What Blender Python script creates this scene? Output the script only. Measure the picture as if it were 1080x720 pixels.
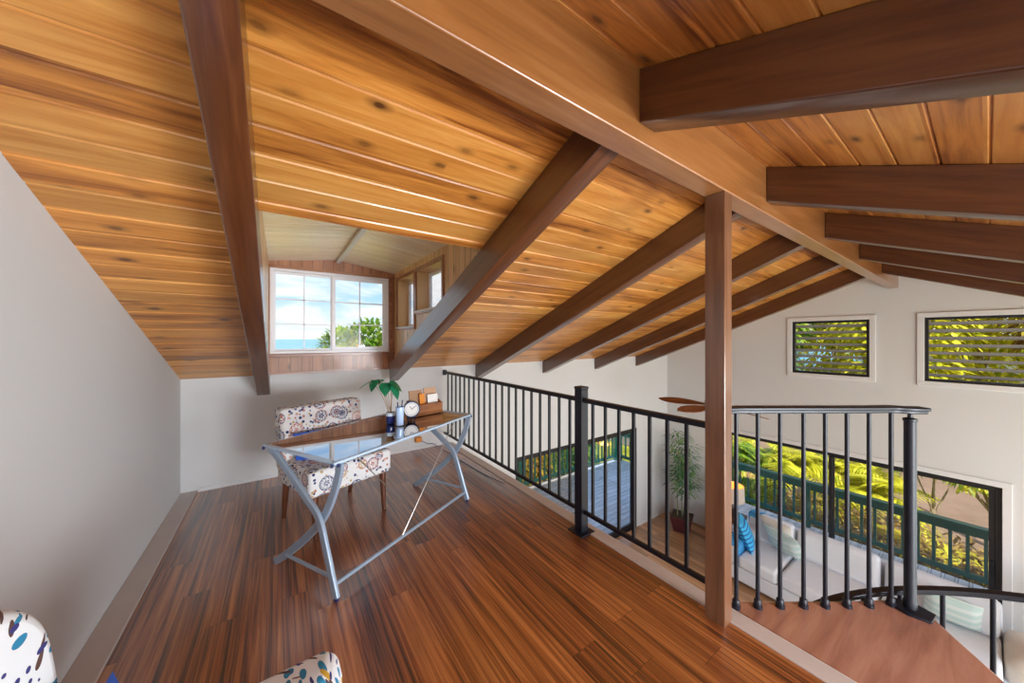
import bpy, bmesh, math, random
from mathutils import Vector, Matrix
R = math.radians
SC = bpy.context.scene
COL = SC.collection
for o in list(bpy.data.objects): bpy.data.objects.remove(o)

# ------------------------------------------------------------------ camera
cam_d = bpy.data.cameras.new('camera'); cam = bpy.data.objects.new('camera', cam_d); COL.objects.link(cam)
cam_d.sensor_fit = 'HORIZONTAL'; cam_d.sensor_width = 36.0
cam_d.lens = 351.4/1080*36.0; cam_d.shift_y = -3/1080
cam_d.clip_start = 0.02; cam_d.clip_end = 50000
cam.location = (0, 0, 1.42)
cam.rotation_euler = (R(90), 0, -math.atan2(246, 351.4))
SC.camera = cam
SC.view_settings.view_transform = 'Standard'
try: SC.view_settings.look = 'None'
except Exception: pass
SC.view_settings.exposure = 0.2; SC.view_settings.gamma = 1.0; SC.view_settings.use_curve_mapping = False

# ------------------------------------------------------------------ node helpers
class NT:
    def __init__(s, tree):
        s.t = tree; s.n = tree.nodes; s.l = tree.links; s.n.clear()
    def put(s, node, key, v):
        sock = node.inputs[key]
        if isinstance(v, bpy.types.NodeSocket): s.l.new(v, sock)
        elif isinstance(v, (tuple, list)):
            v = tuple(v)
            if sock.type == 'RGBA' and len(v) == 3: v = v + (1,)
            sock.default_value = v
        else: sock.default_value = v
    def node(s, kind, inp=None, **props):
        nd = s.n.new(kind)
        for k, v in props.items(): setattr(nd, k, v)
        for k, v in (inp or {}).items(): s.put(nd, k, v)
        return nd
    def math(s, op, a, b=None, c=None):
        nd = s.node('ShaderNodeMath', operation=op); s.put(nd, 0, a)
        if b is not None: s.put(nd, 1, b)
        if c is not None: s.put(nd, 2, c)
        return nd.outputs[0]
    def vmath(s, op, a, b):
        nd = s.node('ShaderNodeVectorMath', operation=op); s.put(nd, 0, a); s.put(nd, 1, b); return nd.outputs[0]
    def comb(s, x, y, z):
        nd = s.node('ShaderNodeCombineXYZ'); s.put(nd, 0, x); s.put(nd, 1, y); s.put(nd, 2, z); return nd.outputs[0]
    def obj(s): return s.node('ShaderNodeTexCoord').outputs['Object']
    def sep(s, v):
        nd = s.node('ShaderNodeSeparateXYZ', {0: v}); return nd.outputs
    def noise(s, vec, scale, detail=4, rough=0.55, dist=0.0):
        return s.node('ShaderNodeTexNoise', {'Vector': vec, 'Scale': scale, 'Detail': detail, 'Roughness': rough, 'Distortion': dist}).outputs[0]
    def white(s, v, dim='1D'):
        nd = s.node('ShaderNodeTexWhiteNoise', noise_dimensions=dim)
        s.put(nd, 'W' if dim == '1D' else 'Vector', v); return nd.outputs[0]
    def ramp(s, fac, stops, interp='LINEAR'):
        nd = s.node('ShaderNodeValToRGB'); s.put(nd, 0, fac); cr = nd.color_ramp; cr.interpolation = interp
        while len(cr.elements) < len(stops): cr.elements.new(0.5)
        for e, (p, c) in zip(cr.elements, stops): e.position = p; e.color = tuple(c) + (1,) if len(c) == 3 else c
        return nd.outputs[0]
    def mix(s, fac, a, b, mode='MIX'):
        nd = s.node('ShaderNodeMix', data_type='RGBA', blend_type=mode)
        s.put(nd, 0, fac); s.put(nd, 6, a); s.put(nd, 7, b); return nd.outputs[2]
    def bump(s, h, strength=0.3, dist=0.01):
        return s.node('ShaderNodeBump', {'Height': h, 'Strength': strength, 'Distance': dist}).outputs[0]
    def principled(s, **kw):
        nd = s.node('ShaderNodeBsdfPrincipled')
        for k, v in kw.items(): s.put(nd, k.replace('_', ' '), v)
        out = s.node('ShaderNodeOutputMaterial'); s.l.new(nd.outputs[0], out.inputs[0]); return nd

def new_mat(name):
    m = bpy.data.materials.new(name); m.use_nodes = True; return m, NT(m.node_tree)

def mat_plain(name, col, rough=0.6, metal=0.0, var=0.12, scale=6.0, bump=0.0, bscale=80, spec=0.5, coat=0.0):
    m, t = new_mat(name); o = t.obj()
    n = t.noise(o, scale, 3)
    c = t.mix(n, tuple(max(0, x*(1-var)) for x in col), tuple(min(1, x*(1+var)) for x in col))
    p = t.principled(Base_Color=c, Roughness=rough, Metallic=metal)
    t.put(p, 'Specular IOR Level', spec); t.put(p, 'Coat Weight', coat); t.put(p, 'Coat Roughness', 0.15)
    if bump: t.put(p, 'Normal', t.bump(t.noise(o, bscale, 3), bump, 0.004))
    return m

def mat_wood(name, dark, mid, light, rough=0.4, along='x', stretch=14, scale=2.2, coat=0.0, contrast=(0.3, 0.5, 0.72), spec=0.5):
    m, t = new_mat(name); x, y, z = t.sep(t.obj())
    a, b, c = {'x': (x, y, z), 'y': (y, x, z), 'z': (z, x, y)}[along]
    v = t.comb(a, t.math('MULTIPLY', b, stretch), t.math('MULTIPLY', c, stretch))
    n = t.noise(v, scale, 5, 0.6, 0.6)
    col = t.ramp(n, [(contrast[0], dark), (contrast[1], mid), (contrast[2], light)])
    p = t.principled(Base_Color=col, Roughness=rough); t.put(p, 'Coat Weight', coat); t.put(p, 'Coat Roughness', 0.2); t.put(p, 'Coat IOR', 1.5 + 0.45*coat)
    t.put(p, 'Specular IOR Level', spec)
    t.put(p, 'Normal', t.bump(n, 0.08, 0.004))
    return m

def mat_planks(name, w, off, cols, knots=True, rough=0.4, gx=1.0, gy=9.0, seg=None, hue_var=0.35, stops=(0.28, 0.48, 0.7), coat=0.0, groove=None, scale=1.6, knotcol=(0.05, 0.015, 0.004), spec=0.5, axis='x', vary=(0.6, 1.35), coat_ior=1.5, coat_rough=0.14):
    """boards run along local x, stacked along local y (or swapped)"""
    m, t = new_mat(name); x, y, z = t.sep(t.obj())
    if axis == 'y': x, y = y, x
    if axis == 'z': x, y = z, x
    if axis == 'zy': x, y = z, y
    q = t.math('DIVIDE', t.math('SUBTRACT', y, off), w)
    idx = t.math('FLOOR', q)
    r1 = t.white(idx)
    xs = t.math('ADD', x, t.math('MULTIPLY', r1, 37.0))
    rid = r1
    if seg:
        sg = t.math('FLOOR', t.math('DIVIDE', xs, seg))
        rid = t.white(t.comb(idx, sg, 3.1), '3D')
    r2 = t.white(t.math('ADD', t.math('MULTIPLY', rid, 91.7), 5.3))
    v = t.comb(t.math('MULTIPLY', t.math('ADD', xs, t.math('MULTIPLY', rid, 11.0)), gx), t.math('MULTIPLY', y, gy), t.math('MULTIPLY', rid, 20.0))
    n = t.noise(v, scale, 5, 0.62, 0.8)
    fine = t.noise(t.comb(t.math('MULTIPLY', xs, gx*1.5), t.math('MULTIPLY', y, gy*6), rid), scale, 3, 0.6)
    nn = t.math('ADD', t.math('MULTIPLY', n, 0.78), t.math('MULTIPLY', fine, 0.22))
    nn = t.math('ADD', nn, t.math('MULTIPLY', t.math('SUBTRACT', r2, 0.5), hue_var*0.4))
    col = t.ramp(nn, [(stops[0], cols[0]), (stops[1], cols[1]), (stops[2], cols[2])])
    f = t.math('ADD', vary[0], t.math('MULTIPLY', rid, vary[1]-vary[0]))
    col = t.mix(1.0, col, t.comb(f, f, f), 'MULTIPLY')
    if knots:
        kv = t.comb(t.math('MULTIPLY', xs, 3.6), t.math('MULTIPLY', y, 7.5), 0.0)
        vo = t.node('ShaderNodeTexVoronoi', {'Vector': kv, 'Scale': 1.0, 'Randomness': 1.0}, voronoi_dimensions='2D')
        sel = t.math('MULTIPLY', t.math('GREATER_THAN', t.sep(vo.outputs['Color'])[0], 0.60), t.sep(vo.outputs['Color'])[1])
        d = t.math('ADD', vo.outputs['Distance'], t.math('MULTIPLY', t.math('SUBTRACT', t.noise(kv, 9.0, 2), 0.5), 0.06))
        k = t.math('MULTIPLY', t.ramp(d, [(0.055, (1, 1, 1)), (0.095, (0.55,)*3), (0.21, (0, 0, 0))]), sel)
        col = t.mix(k, col, knotcol)
    if groove or seg:
        fr = t.math('FRACT', q)
        e = t.math('MINIMUM', fr, t.math('SUBTRACT', 1.0, fr))
        g = t.math('LESS_THAN', e, (groove or 0.004)/w)
        if seg:
            fs = t.math('FRACT', t.math('DIVIDE', xs, seg))
            g = t.math('MAXIMUM', g, t.math('LESS_THAN', fs, 0.0025/seg))
        col = t.mix(t.math('MULTIPLY', g, 0.65), col, (0.01, 0.004, 0.002))
    p = t.principled(Base_Color=col, Roughness=rough); t.put(p, 'Coat Weight', coat); t.put(p, 'Coat Roughness', coat_rough); t.put(p, 'Coat IOR', coat_ior)
    t.put(p, 'Specular IOR Level', spec)
    t.put(p, 'Normal', t.bump(nn, 0.06, 0.003))
    return m

def mat_glass(name, tint=(0.95, 0.98, 1.0), refl=0.06, rough=0.0, power=0.9):
    m, t = new_mat(name)
    lw = t.node('ShaderNodeLayerWeight', {'Blend': 0.25})
    fac = t.math('MINIMUM', t.math('ADD', refl, t.math('MULTIPLY', t.math('POWER', lw.outputs['Fresnel'], 1.0), power)), 1.0)
    tr = t.node('ShaderNodeBsdfTransparent', {'Color': tint})
    gl = t.node('ShaderNodeBsdfGlossy', {'Color': (0.95, 0.97, 1.0), 'Roughness': rough})
    mx = t.node('ShaderNodeMixShader'); t.put(mx, 0, fac); t.l.new(tr.outputs[0], mx.inputs[1]); t.l.new(gl.outputs[0], mx.inputs[2])
    out = t.node('ShaderNodeOutputMaterial'); t.l.new(mx.outputs[0], out.inputs[0]); return m

def mat_leaf(name, cols, scale=3.0, trans=0.35, rough=0.5):
    m, t = new_mat(name)
    n = t.noise(t.obj(), scale, 3, 0.7)
    g = t.node('ShaderNodeNewGeometry').outputs['Random Per Island']
    f = t.math('ADD', t.math('MULTIPLY', n, 0.5), t.math('MULTIPLY', g, 0.5))
    col = t.ramp(f, [(0.2, cols[0]), (0.5, cols[1]), (0.8, cols[2])])
    d = t.node('ShaderNodeBsdfPrincipled', {'Base Color': col, 'Roughness': rough})
    tr = t.node('ShaderNodeBsdfTranslucent', {'Color': col})
    mx = t.node('ShaderNodeMixShader', {0: trans}); t.l.new(d.outputs[0], mx.inputs[1]); t.l.new(tr.outputs[0], mx.inputs[2])
    out = t.node('ShaderNodeOutputMaterial'); t.l.new(mx.outputs[0], out.inputs[0]); return m

# ------------------------------------------------------------------ world, sun, added fill lights
W = bpy.data.worlds.new('sky'); SC.world = W; W.use_nodes = True
t = NT(W.node_tree)
dirv = t.node('ShaderNodeTexCoord').outputs['Generated']
dx, dy, dz = t.sep(dirv)
up = t.math('MAXIMUM', dz, 0.0)
grad = t.ramp(up, [(0.0, (0.62, 0.80, 0.95)), (0.12, (0.40, 0.66, 0.93)), (0.5, (0.16, 0.38, 0.80)), (1.0, (0.10, 0.28, 0.70))])
k = t.math('ADD', up, 0.22)
cv = t.comb(t.math('DIVIDE', dx, k), t.math('DIVIDE', dy, k), 0.0)
cn = t.noise(cv, 1.3, 7, 0.55, 0.4)
cl = t.ramp(cn, [(0.40, (0, 0, 0)), (0.55, (1, 1, 1))])
haze = t.math('SUBTRACT', 1.0, t.math('MINIMUM', t.math('MULTIPLY', up, 9.0), 1.0))
cl2 = t.math('MAXIMUM', cl, t.math('MULTIPLY', haze, 0.75))
cshade = t.ramp(t.noise(cv, 3.0, 5), [(0.3, (0.80, 0.83, 0.88)), (0.65, (1.0, 1.0, 1.0))])
sky = t.mix(cl2, grad, cshade)
lower = t.math('LESS_THAN', dz, -0.01)
sky = t.mix(lower, sky, (0.22, 0.24, 0.2))
bg = t.node('ShaderNodeBackground', {'Color': sky, 'Strength': 1.15})
ow = t.node('ShaderNodeOutputWorld'); t.l.new(bg.outputs[0], ow.inputs[0])

sl = bpy.data.lights.new('sun', 'SUN'); sl.energy = 6.0; sl.angle = R(0.6); sl.color = (1.0, 0.93, 0.80)
sun = bpy.data.objects.new('sun', sl); COL.objects.link(sun); sun.location = (0, 0, 20)
sun.rotation_euler = Vector((0.50, 0.50, -0.82)).to_track_quat('-Z', 'Y').to_euler()

def area(name, loc, target, sx, sy, power, col):
    l = bpy.data.lights.new(name, 'AREA'); l.shape = 'RECTANGLE'; l.size = sx; l.size_y = sy; l.energy = power; l.color = col
    o = bpy.data.objects.new(name, l); COL.objects.link(o); o.location = loc
    o.rotation_euler = (Vector(target)-Vector(loc)).to_track_quat('-Z', 'Y').to_euler(); return o
area('loft_stair_fill_light', (1.80, -2.4, 0.80), (-0.73, 1.2, 0.5), 1.4, 1.2, 200, (0.85, 0.93, 1.0))  # added fill from the stairwell side, brightens the left wall
# added fill lights on the unseen south side, with no window behind them
area('loft_south_fill_light', (0.9, -2.55, 0.9), (0.3, 1.5, 1.3), 2.8, 1.2, 95, (0.85, 0.93, 1.0))
area('living_south_fill_light', (4.6, -3.1, -0.6), (4.5, 2.0, 0.3), 4.6, 2.6, 190, (0.84, 0.93, 1.0))

# ------------------------------------------------------------------ mesh builder
class MB:
    def __init__(s): s.v = []; s.f = []
    def add(s, vs, fs):
        k = len(s.v); s.v += [tuple(v) for v in vs]; s.f += [tuple(i+k for i in f) for f in fs]; return s
    def box(s, lo, hi):
        x0, y0, z0 = lo; x1, y1, z1 = hi
        return s.add([(x0,y0,z0),(x1,y0,z0),(x1,y1,z0),(x0,y1,z0),(x0,y0,z1),(x1,y0,z1),(x1,y1,z1),(x0,y1,z1)],
                     [(0,3,2,1),(4,5,6,7),(0,1,5,4),(1,2,6,5),(2,3,7,6),(3,0,4,7)])
    def obox(s, c, size, M):
        vs = []
        for dz in (-.5, .5):
            for a, b in ((-.5,-.5),(.5,-.5),(.5,.5),(-.5,.5)):
                vs.append(Vector(c) + M @ Vector((a*size[0], b*size[1], dz*size[2])))
        return s.add(vs, [(0,3,2,1),(4,5,6,7),(0,1,5,4),(1,2,6,5),(2,3,7,6),(3,0,4,7)])
    def prism(s, poly, axis, a, b):
        n = len(poly)
        def P(p, h): return {'x': (h, p[0], p[1]), 'y': (p[0], h, p[1]), 'z': (p[0], p[1], h)}[axis]
        vs = [P(p, a) for p in poly] + [P(p, b) for p in poly]
        fs = [tuple(range(n-1, -1, -1)), tuple(range(n, 2*n))] + [(i, (i+1) % n, n+(i+1) % n, n+i) for i in range(n)]
        return s.add(vs, fs)
    def tube(s, pts, r, seg=8, caps=True):
        pts = [Vector(p) for p in pts]; n = len(pts)
        rs = r if isinstance(r, (list, tuple)) else [r]*n
        prev = None; rings = []
        for i, p in enumerate(pts):
            d = (pts[min(i+1, n-1)] - pts[max(i-1, 0)]).normalized()
            if prev is None:
                a = Vector((0,0,1)) if abs(d.z) < .9 else Vector((1,0,0))
                u = d.cross(a).normalized()
            else:
                u = (prev - d*prev.dot(d)).normalized()
            prev = u; w = d.cross(u)
            rings.append([p + (u*math.cos(2*math.pi*j/seg) + w*math.sin(2*math.pi*j/seg))*rs[i] for j in range(seg)])
        vs = [v for rg in rings for v in rg]; fs = []
        for i in range(n-1):
            for j in range(seg):
                a = i*seg+j; b = i*seg+(j+1) % seg
                fs.append((a, b, b+seg, a+seg))
        if caps: fs += [tuple(range(seg-1, -1, -1)), tuple(range((n-1)*seg, n*seg))]
        return s.add(vs, fs)
    def sweep(s, pts, w, h, up=(0,0,1)):
        """rectangular bar along pts: w across, h along the normal"""
        pts = [Vector(p) for p in pts]; n = len(pts); vs = []; upv = Vector(up)
        for i, p in enumerate(pts):
            d = (pts[min(i+1, n-1)] - pts[max(i-1, 0)]).normalized()
            a = d.cross(upv).normalized(); b = a.cross(d).normalized()
            for sa, sb in ((-1,-1),(1,-1),(1,1),(-1,1)): vs.append(p + a*sa*w/2 + b*sb*h/2)
        fs = []
        for i in range(n-1):
            for j in range(4): fs.append((i*4+j, i*4+(j+1) % 4, i*4+4+(j+1) % 4, i*4+4+j))
        fs += [(3,2,1,0), tuple((n-1)*4+j for j in range(4))]
        return s.add(vs, fs)
    def lathe(s, prof, c=(0,0,0), seg=24):
        n = len(prof); vs = []; fs = []
        for r, z in prof:
            for j in range(seg):
                a = 2*math.pi*j/seg; vs.append((c[0]+r*math.cos(a), c[1]+r*math.sin(a), c[2]+z))
        for i in range(n-1):
            for j in range(seg): fs.append((i*seg+j, i*seg+(j+1) % seg, (i+1)*seg+(j+1) % seg, (i+1)*seg+j))
        fs += [tuple(range(seg-1,-1,-1)), tuple(range((n-1)*seg, n*seg))]
        return s.add(vs, fs)
    def build(s, name, mat, parent=None, smooth=False, bevel=0.0, bseg=2, subd=0, loc=None, rot=None, matrix=None, limit=30):
        me = bpy.data.meshes.new(name); me.from_pydata(s.v, [], s.f); me.update()
        bm = bmesh.new(); bm.from_mesh(me); bmesh.ops.recalc_face_normals(bm, faces=bm.faces); bm.to_mesh(me); bm.free()
        me.materials.append(mat)
        o = bpy.data.objects.new(name, me); COL.objects.link(o)
        if matrix is not None: o.matrix_world = matrix
        if loc: o.location = loc
        if rot: o.rotation_euler = rot
        if parent is not None: o.parent = parent
        if smooth:
            for p in me.polygons: p.use_smooth = True
            try: me.set_sharp_from_angle(angle=R(40))
            except Exception: pass
        if bevel:
            b = o.modifiers.new('bevel', 'BEVEL'); b.width = bevel; b.segments = bseg; b.limit_method = 'ANGLE'; b.angle_limit = R(limit)
            for p in me.polygons: p.use_smooth = True
            try: me.set_sharp_from_angle(angle=R(75))
            except Exception: pass
        if subd:
            m_ = o.modifiers.new('sub', 'SUBSURF'); m_.levels = subd; m_.render_levels = subd
            for p in me.polygons: p.use_smooth = True
        return o

def tag(o, label=None, cat=None, group=None, kind=None):
    if label: o['label'] = label
    if cat: o['category'] = cat
    if group: o['group'] = group
    if kind: o['kind'] = kind
    return o
def struct(o, label=None, cat=None): return tag(o, label, cat, kind='structure')
def thing(name, label, cat, loc=(0,0,0), rz=0.0, group=None):
    o = bpy.data.objects.new(name, None); COL.objects.link(o); o.location = loc; o.rotation_euler = (0,0,rz); o.empty_display_size = 0.1
    return tag(o, label, cat, group)
def pcopy(o, loc, rot=None, scale=None):
    c = o.copy(); COL.objects.link(c); c.location = loc
    if rot: c.rotation_euler = rot
    if scale: c.scale = scale
    return c

def cushion(w, d, h, puff=0.25, n=10):
    """soft pillow standing in local x (width) z (height), thickness along y"""
    mb = MB(); vs = []; fs = []
    for sgn in (1, -1):
        k = len(vs)
        for i in range(n+1):
            for j in range(n+1):
                a = i/n*2-1; b = j/n*2-1
                th = d/2*((1-abs(a)**3)*(1-abs(b)**3))**0.5
                px = a*w/2*(1-0.07*(1-abs(a))*b*b - 0.05*(1-b*b)*abs(a)); pz = b*h/2*(1-0.06*(1-a*a)*abs(b))
                vs.append((px, sgn*th, pz))
        for i in range(n):
            for j in range(n):
                q = (k+i*(n+1)+j, k+(i+1)*(n+1)+j, k+(i+1)*(n+1)+j+1, k+i*(n+1)+j+1)
                fs.append(q if sgn < 0 else q[::-1])
    return mb.add(vs, fs)

# ------------------------------------------------------------------ materials
M = {}
M['wall'] = mat_plain('wall_paint', (0.66, 0.66, 0.66), 0.7, var=0.03, scale=1.2, bump=0.06, bscale=60)
M['trimwhite'] = mat_plain('white_trim_paint', (0.72, 0.72, 0.73), 0.45, var=0.03)
M['trimbeige'] = mat_plain('taupe_trim_paint', (0.55, 0.49, 0.46), 0.4, var=0.06)
SL = math.hypot(1, .405)
PW = 0.12*SL
pine = [(0.19, 0.050, 0.007), (0.51, 0.195, 0.034), (0.68, 0.33, 0.082)]
M['pine'] = mat_planks('pine_ceiling', PW, 0.0, pine, True, 0.38, 0.8, 9.0, None, 0.5, coat=0.25, vary=(0.8, 1.15))
M['palepine'] = mat_planks('pale_pine_ceiling', 0.09, 1.92, [(0.70, 0.50, 0.32), (0.86, 0.70, 0.52), (0.90, 0.78, 0.62)], False, 0.35, gy=9, coat=0.2, vary=(0.92, 1.06), groove=0.0045)
M['dormerwood'] = mat_planks('dormer_boards', 0.1, 0.0, [(0.22, 0.075, 0.03), (0.40, 0.16, 0.07), (0.52, 0.25, 0.12)], True, 0.4, axis='z', gy=9, groove=0.0035, coat=0.15, vary=(0.85, 1.1))
M['cheekwood'] = mat_planks('cheek_boards', 0.1, 0.0, [(0.54, 0.27, 0.11), (0.76, 0.46, 0.21), (0.82, 0.56, 0.31)], True, 0.4, axis='zy', gy=9, groove=0.0035, coat=0.15, vary=(0.85, 1.1))
M['casing'] = mat_wood('reddish_casing_wood', (0.17, 0.055, 0.02), (0.32, 0.12, 0.05), (0.45, 0.20, 0.09), 0.35, 'z', 10, 2.5, coat=0.2)
M['casingx'] = mat_wood('reddish_casing_wood_flat', (0.17, 0.055, 0.02), (0.32, 0.12, 0.05), (0.45, 0.20, 0.09), 0.35, 'x', 10, 2.5, coat=0.2)
M['beam'] = mat_wood('stained_beam', (0.056, 0.015, 0.004), (0.092, 0.027, 0.007), (0.13, 0.044, 0.013), 0.36, 'x', 16, 2.0, coat=0.6)
M['ridge'] = mat_wood('ridge_beam_stain', (0.19, 0.070, 0.018), (0.26, 0.10, 0.027), (0.31, 0.135, 0.045), 0.32, 'x', 16, 2.0, coat=0.6)
M['post'] = mat_wood('post_stain', (0.11, 0.045, 0.02), (0.16, 0.07, 0.034), (0.21, 0.10, 0.05), 0.32, 'z', 16, 2.0, coat=0.6)
M['floor'] = mat_planks('loft_floor_boards', 0.15, 0.02, [(0.026, 0.006, 0.002), (0.24, 0.068, 0.015), (0.52, 0.20, 0.055)], False, 0.35, 0.55, 26.0, 1.25, 0.22, stops=(0.36, 0.49, 0.66), coat=1.0, groove=0.0009, axis='y', vary=(0.86, 1.14), coat_ior=1.75, coat_rough=0.25)
M['livingfloor'] = mat_planks('living_floor_boards', 0.11, 0.0, [(0.24, 0.10, 0.04), (0.46, 0.24, 0.11), (0.58, 0.34, 0.18)], False, 0.3, 0.7, 12, 1.2, 0.5, coat=0.4, groove=0.0015, axis='y', vary=(0.75, 1.2))
M['landing'] = mat_wood('landing_tread_wood', (0.26, 0.11, 0.075), (0.40, 0.19, 0.13), (0.50, 0.27, 0.19), 0.32, 'x', 9, 1.6, coat=0.9)
M['black'] = mat_plain('black_metal', (0.006, 0.007, 0.014), 0.42, var=0.1, spec=0.4)
M['blackframe'] = mat_plain('black_window_frame', (0.010, 0.009, 0.011), 0.4, var=0.1)
M['vinyl'] = mat_plain('white_vinyl', (0.86, 0.84, 0.87), 0.35, var=0.02)
M['glass'] = mat_glass('window_glass', (0.97, 0.985, 0.99), 0.02, 0, 0.35)
M['blueglass'] = mat_glass('tinted_door_glass', (0.84, 0.93, 1.0), 0.02, 0, 0.22)
M['greyglass'] = mat_glass('screen_door_glass', (0.72, 0.70, 0.66), 0.02, 0, 0.2)
M['deskglass'] = mat_glass('desk_glass', (0.80, 0.92, 0.98), 0.42, 0.0, 1.2)
M['louver'] = mat_plain('frosted_louver', (0.26, 0.24, 0.25), 0.3, var=0.05)
M['silver'] = mat_plain('blue_grey_metal', (0.34, 0.43, 0.55), 0.30, metal=0.35, var=0.05)
M['rim'] = mat_plain('pale_blue_rim', (0.50, 0.66, 0.85), 0.2, metal=0.2, var=0.04)
M['cable'] = mat_plain('steel_cable', (0.35, 0.32, 0.30), 0.3, metal=0.8)
M['cap'] = mat_plain('navy_cap', (0.012, 0.016, 0.10), 0.4)
M['legwood'] = mat_wood('dark_leg_wood', (0.05, 0.014, 0.006), (0.10, 0.03, 0.012), (0.15, 0.05, 0.022), 0.3, 'z', 10, 3, coat=0.3)
M['bluefab'] = mat_plain('blue_fabric', (0.02, 0.09, 0.45), 0.85, var=0.25, scale=14, bump=0.2, bscale=300)
M['sofafab'] = mat_plain('off_white_linen', (0.74, 0.76, 0.80), 0.9, var=0.04, bump=0.15, bscale=250)
M['creamfab'] = mat_plain('cream_linen', (0.70, 0.63, 0.54), 0.9, var=0.05, bump=0.15, bscale=250)
M['deck'] = mat_planks('grey_deck', 0.14, 0.0, [(0.46, 0.47, 0.52), (0.60, 0.61, 0.67), (0.70, 0.71, 0.76)], False, 0.6, 0.8, 10, 2.4, 0.3, vary=(0.9, 1.08))
M['green'] = mat_plain('green_paint', (0.012, 0.10, 0.075), 0.4, var=0.12)
M['fan'] = mat_wood('fan_blade_wood', (0.10, 0.03, 0.01), (0.17, 0.055, 0.02), (0.24, 0.09, 0.035), 0.4, 'x', 10, 3)
M['bronze'] = mat_plain('bronze_metal', (0.06, 0.035, 0.025), 0.35, metal=0.7)
M['orange'] = mat_plain('orange_plastic', (0.65, 0.22, 0.02), 0.4)
M['bark'] = mat_wood('grey_bark', (0.16, 0.11, 0.07), (0.34, 0.26, 0.19), (0.5, 0.42, 0.33), 0.9, 'z', 5, 4)
M['soil'] = mat_plain('dark_soil', (0.05, 0.03, 0.02), 0.95, var=0.4, scale=30)

def mat_medallion(name, scale, base, palette, leafy=False):
    m, t = new_mat(name); o = t.obj()
    v = t.node('ShaderNodeTexVoronoi', {'Vector': o, 'Scale': scale, 'Randomness': 0.75})
    d = v.outputs['Distance']; pos = t.vmath('SUBTRACT', t.vmath('MULTIPLY', o, (scale,)*3), t.vmath('MULTIPLY', v.outputs['Position'], (scale,)*3))
    px, py, pz = t.sep(pos)
    ang = t.math('ARCTAN2', pz, t.math('ADD', px, py))
    pet = t.math('MULTIPLY', t.math('SINE', t.math('MULTIPLY', ang, 11.0)), 0.035)
    dd = t.math('ADD', d, pet)
    hue = t.ramp(t.sep(v.outputs['Color'])[0], [(i/len(palette), c) for i, c in enumerate(palette)], 'CONSTANT')
    hue2 = t.ramp(t.sep(v.outputs['Color'])[1], [(i/len(palette), c) for i, c in enumerate(palette[::-1])], 'CONSTANT')
    ring = t.ramp(dd, [(0.0, (1,)*3), (0.09, (0,)*3), (0.15, (1,)*3), (0.22, (0,)*3), (0.31, (1,)*3), (0.37, (0,)*3)], 'CONSTANT')
    ring2 = t.ramp(d, [(0.0, (0,)*3), (0.10, (1,)*3), (0.14, (0,)*3), (0.39, (1,)*3), (0.43, (0,)*3)], 'CONSTANT')
    col = t.mix(ring, base, hue); col = t.mix(ring2, col, hue2)
    # sprigs and dots between the medallions
    v2 = t.node('ShaderNodeTexVoronoi', {'Vector': t.vmath('ADD', o, (3.3, 1.7, 0.4)), 'Scale': scale*4.2, 'Randomness': 1.0})
    dot = t.math('MULTIPLY', t.math('LESS_THAN', v2.outputs['Distance'], 0.37), t.math('GREATER_THAN', d, 0.45))
    hue3 = t.ramp(t.sep(v2.outputs['Color'])[0], [(i/len(palette), c) for i, c in enumerate(palette)], 'CONSTANT')
    col = t.mix(dot, col, hue3)
    p = t.principled(Base_Color=col, Roughness=0.9)
    t.put(p, 'Normal', t.bump(t.noise(o, 350, 2), 0.15, 0.002))
    return m
navy = (0.025, 0.035, 0.13)
M['suzani'] = mat_medallion('medallion_fabric', 8.0, (0.72, 0.71, 0.71), [navy, (0.48, 0.20, 0.16), (0.14, 0.15, 0.24), (0.60, 0.34, 0.26), (0.50, 0.36, 0.17), navy])
def mat_leafprint(name, base):
    m, t = new_mat(name); o = t.obj()
    def layer(col, off, stretch, sc, thr, hue, sel):
        x, y, z = t.sep(t.vmath('ADD', o, off))
        w = t.noise(t.comb(x, y, z), 5.0, 1)
        vv = t.comb(t.math('MULTIPLY', t.math('ADD', t.math('ADD', x, y), t.math('MULTIPLY', w, 0.25)), stretch[0]), 0.0, t.math('MULTIPLY', t.math('ADD', z, t.math('MULTIPLY', x, stretch[2])), stretch[1]))
        v = t.node('ShaderNodeTexVoronoi', {'Vector': vv, 'Scale': sc, 'Randomness': 1.0})
        k_ = t.math('MULTIPLY', t.math('LESS_THAN', v.outputs['Distance'], thr), t.math('GREATER_THAN', t.sep(v.outputs['Color'])[0], sel))
        return t.mix(k_, col, hue)
    c = layer(base, (0, 0, 0), (1.0, 2.4, 0.9), 17, 0.36, (0.02, 0.20, 0.36), 0.35)
    c = layer(c, (1.1, 0.3, 2.0), (2.4, 1.0, -0.6), 20, 0.30, (0.09, 0.04, 0.03), 0.35)
    c = layer(c, (2.7, 1.3, 0.2), (1.0, 1.4, 0.4), 13, 0.24, (0.55, 0.33, 0.03), 0.55)
    c = layer(c, (4.7, 0.3, 1.2), (1.5, 2.2, -1.2), 22, 0.28, (0.03, 0.03, 0.16), 0.4)
    p = t.principled(Base_Color=c, Roughness=0.9); t.put(p, 'Normal', t.bump(t.noise(o, 350, 2), 0.15, 0.002))
    return m
M['leafprint'] = mat_leafprint('leaf_print_fabric', (0.72, 0.74, 0.76))
def mat_stripes(name, a, b, axis, period, duty=0.5):
    m, t = new_mat(name); o = t.obj(); c = t.sep(o)[axis]
    c = t.math('ADD', c, t.math('MULTIPLY', t.noise(o, 5, 2), 0.03))
    f = t.math('LESS_THAN', t.math('FRACT', t.math('DIVIDE', c, period)), duty)
    t.principled(Base_Color=t.mix(f, a, b), Roughness=0.9); return m
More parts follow.
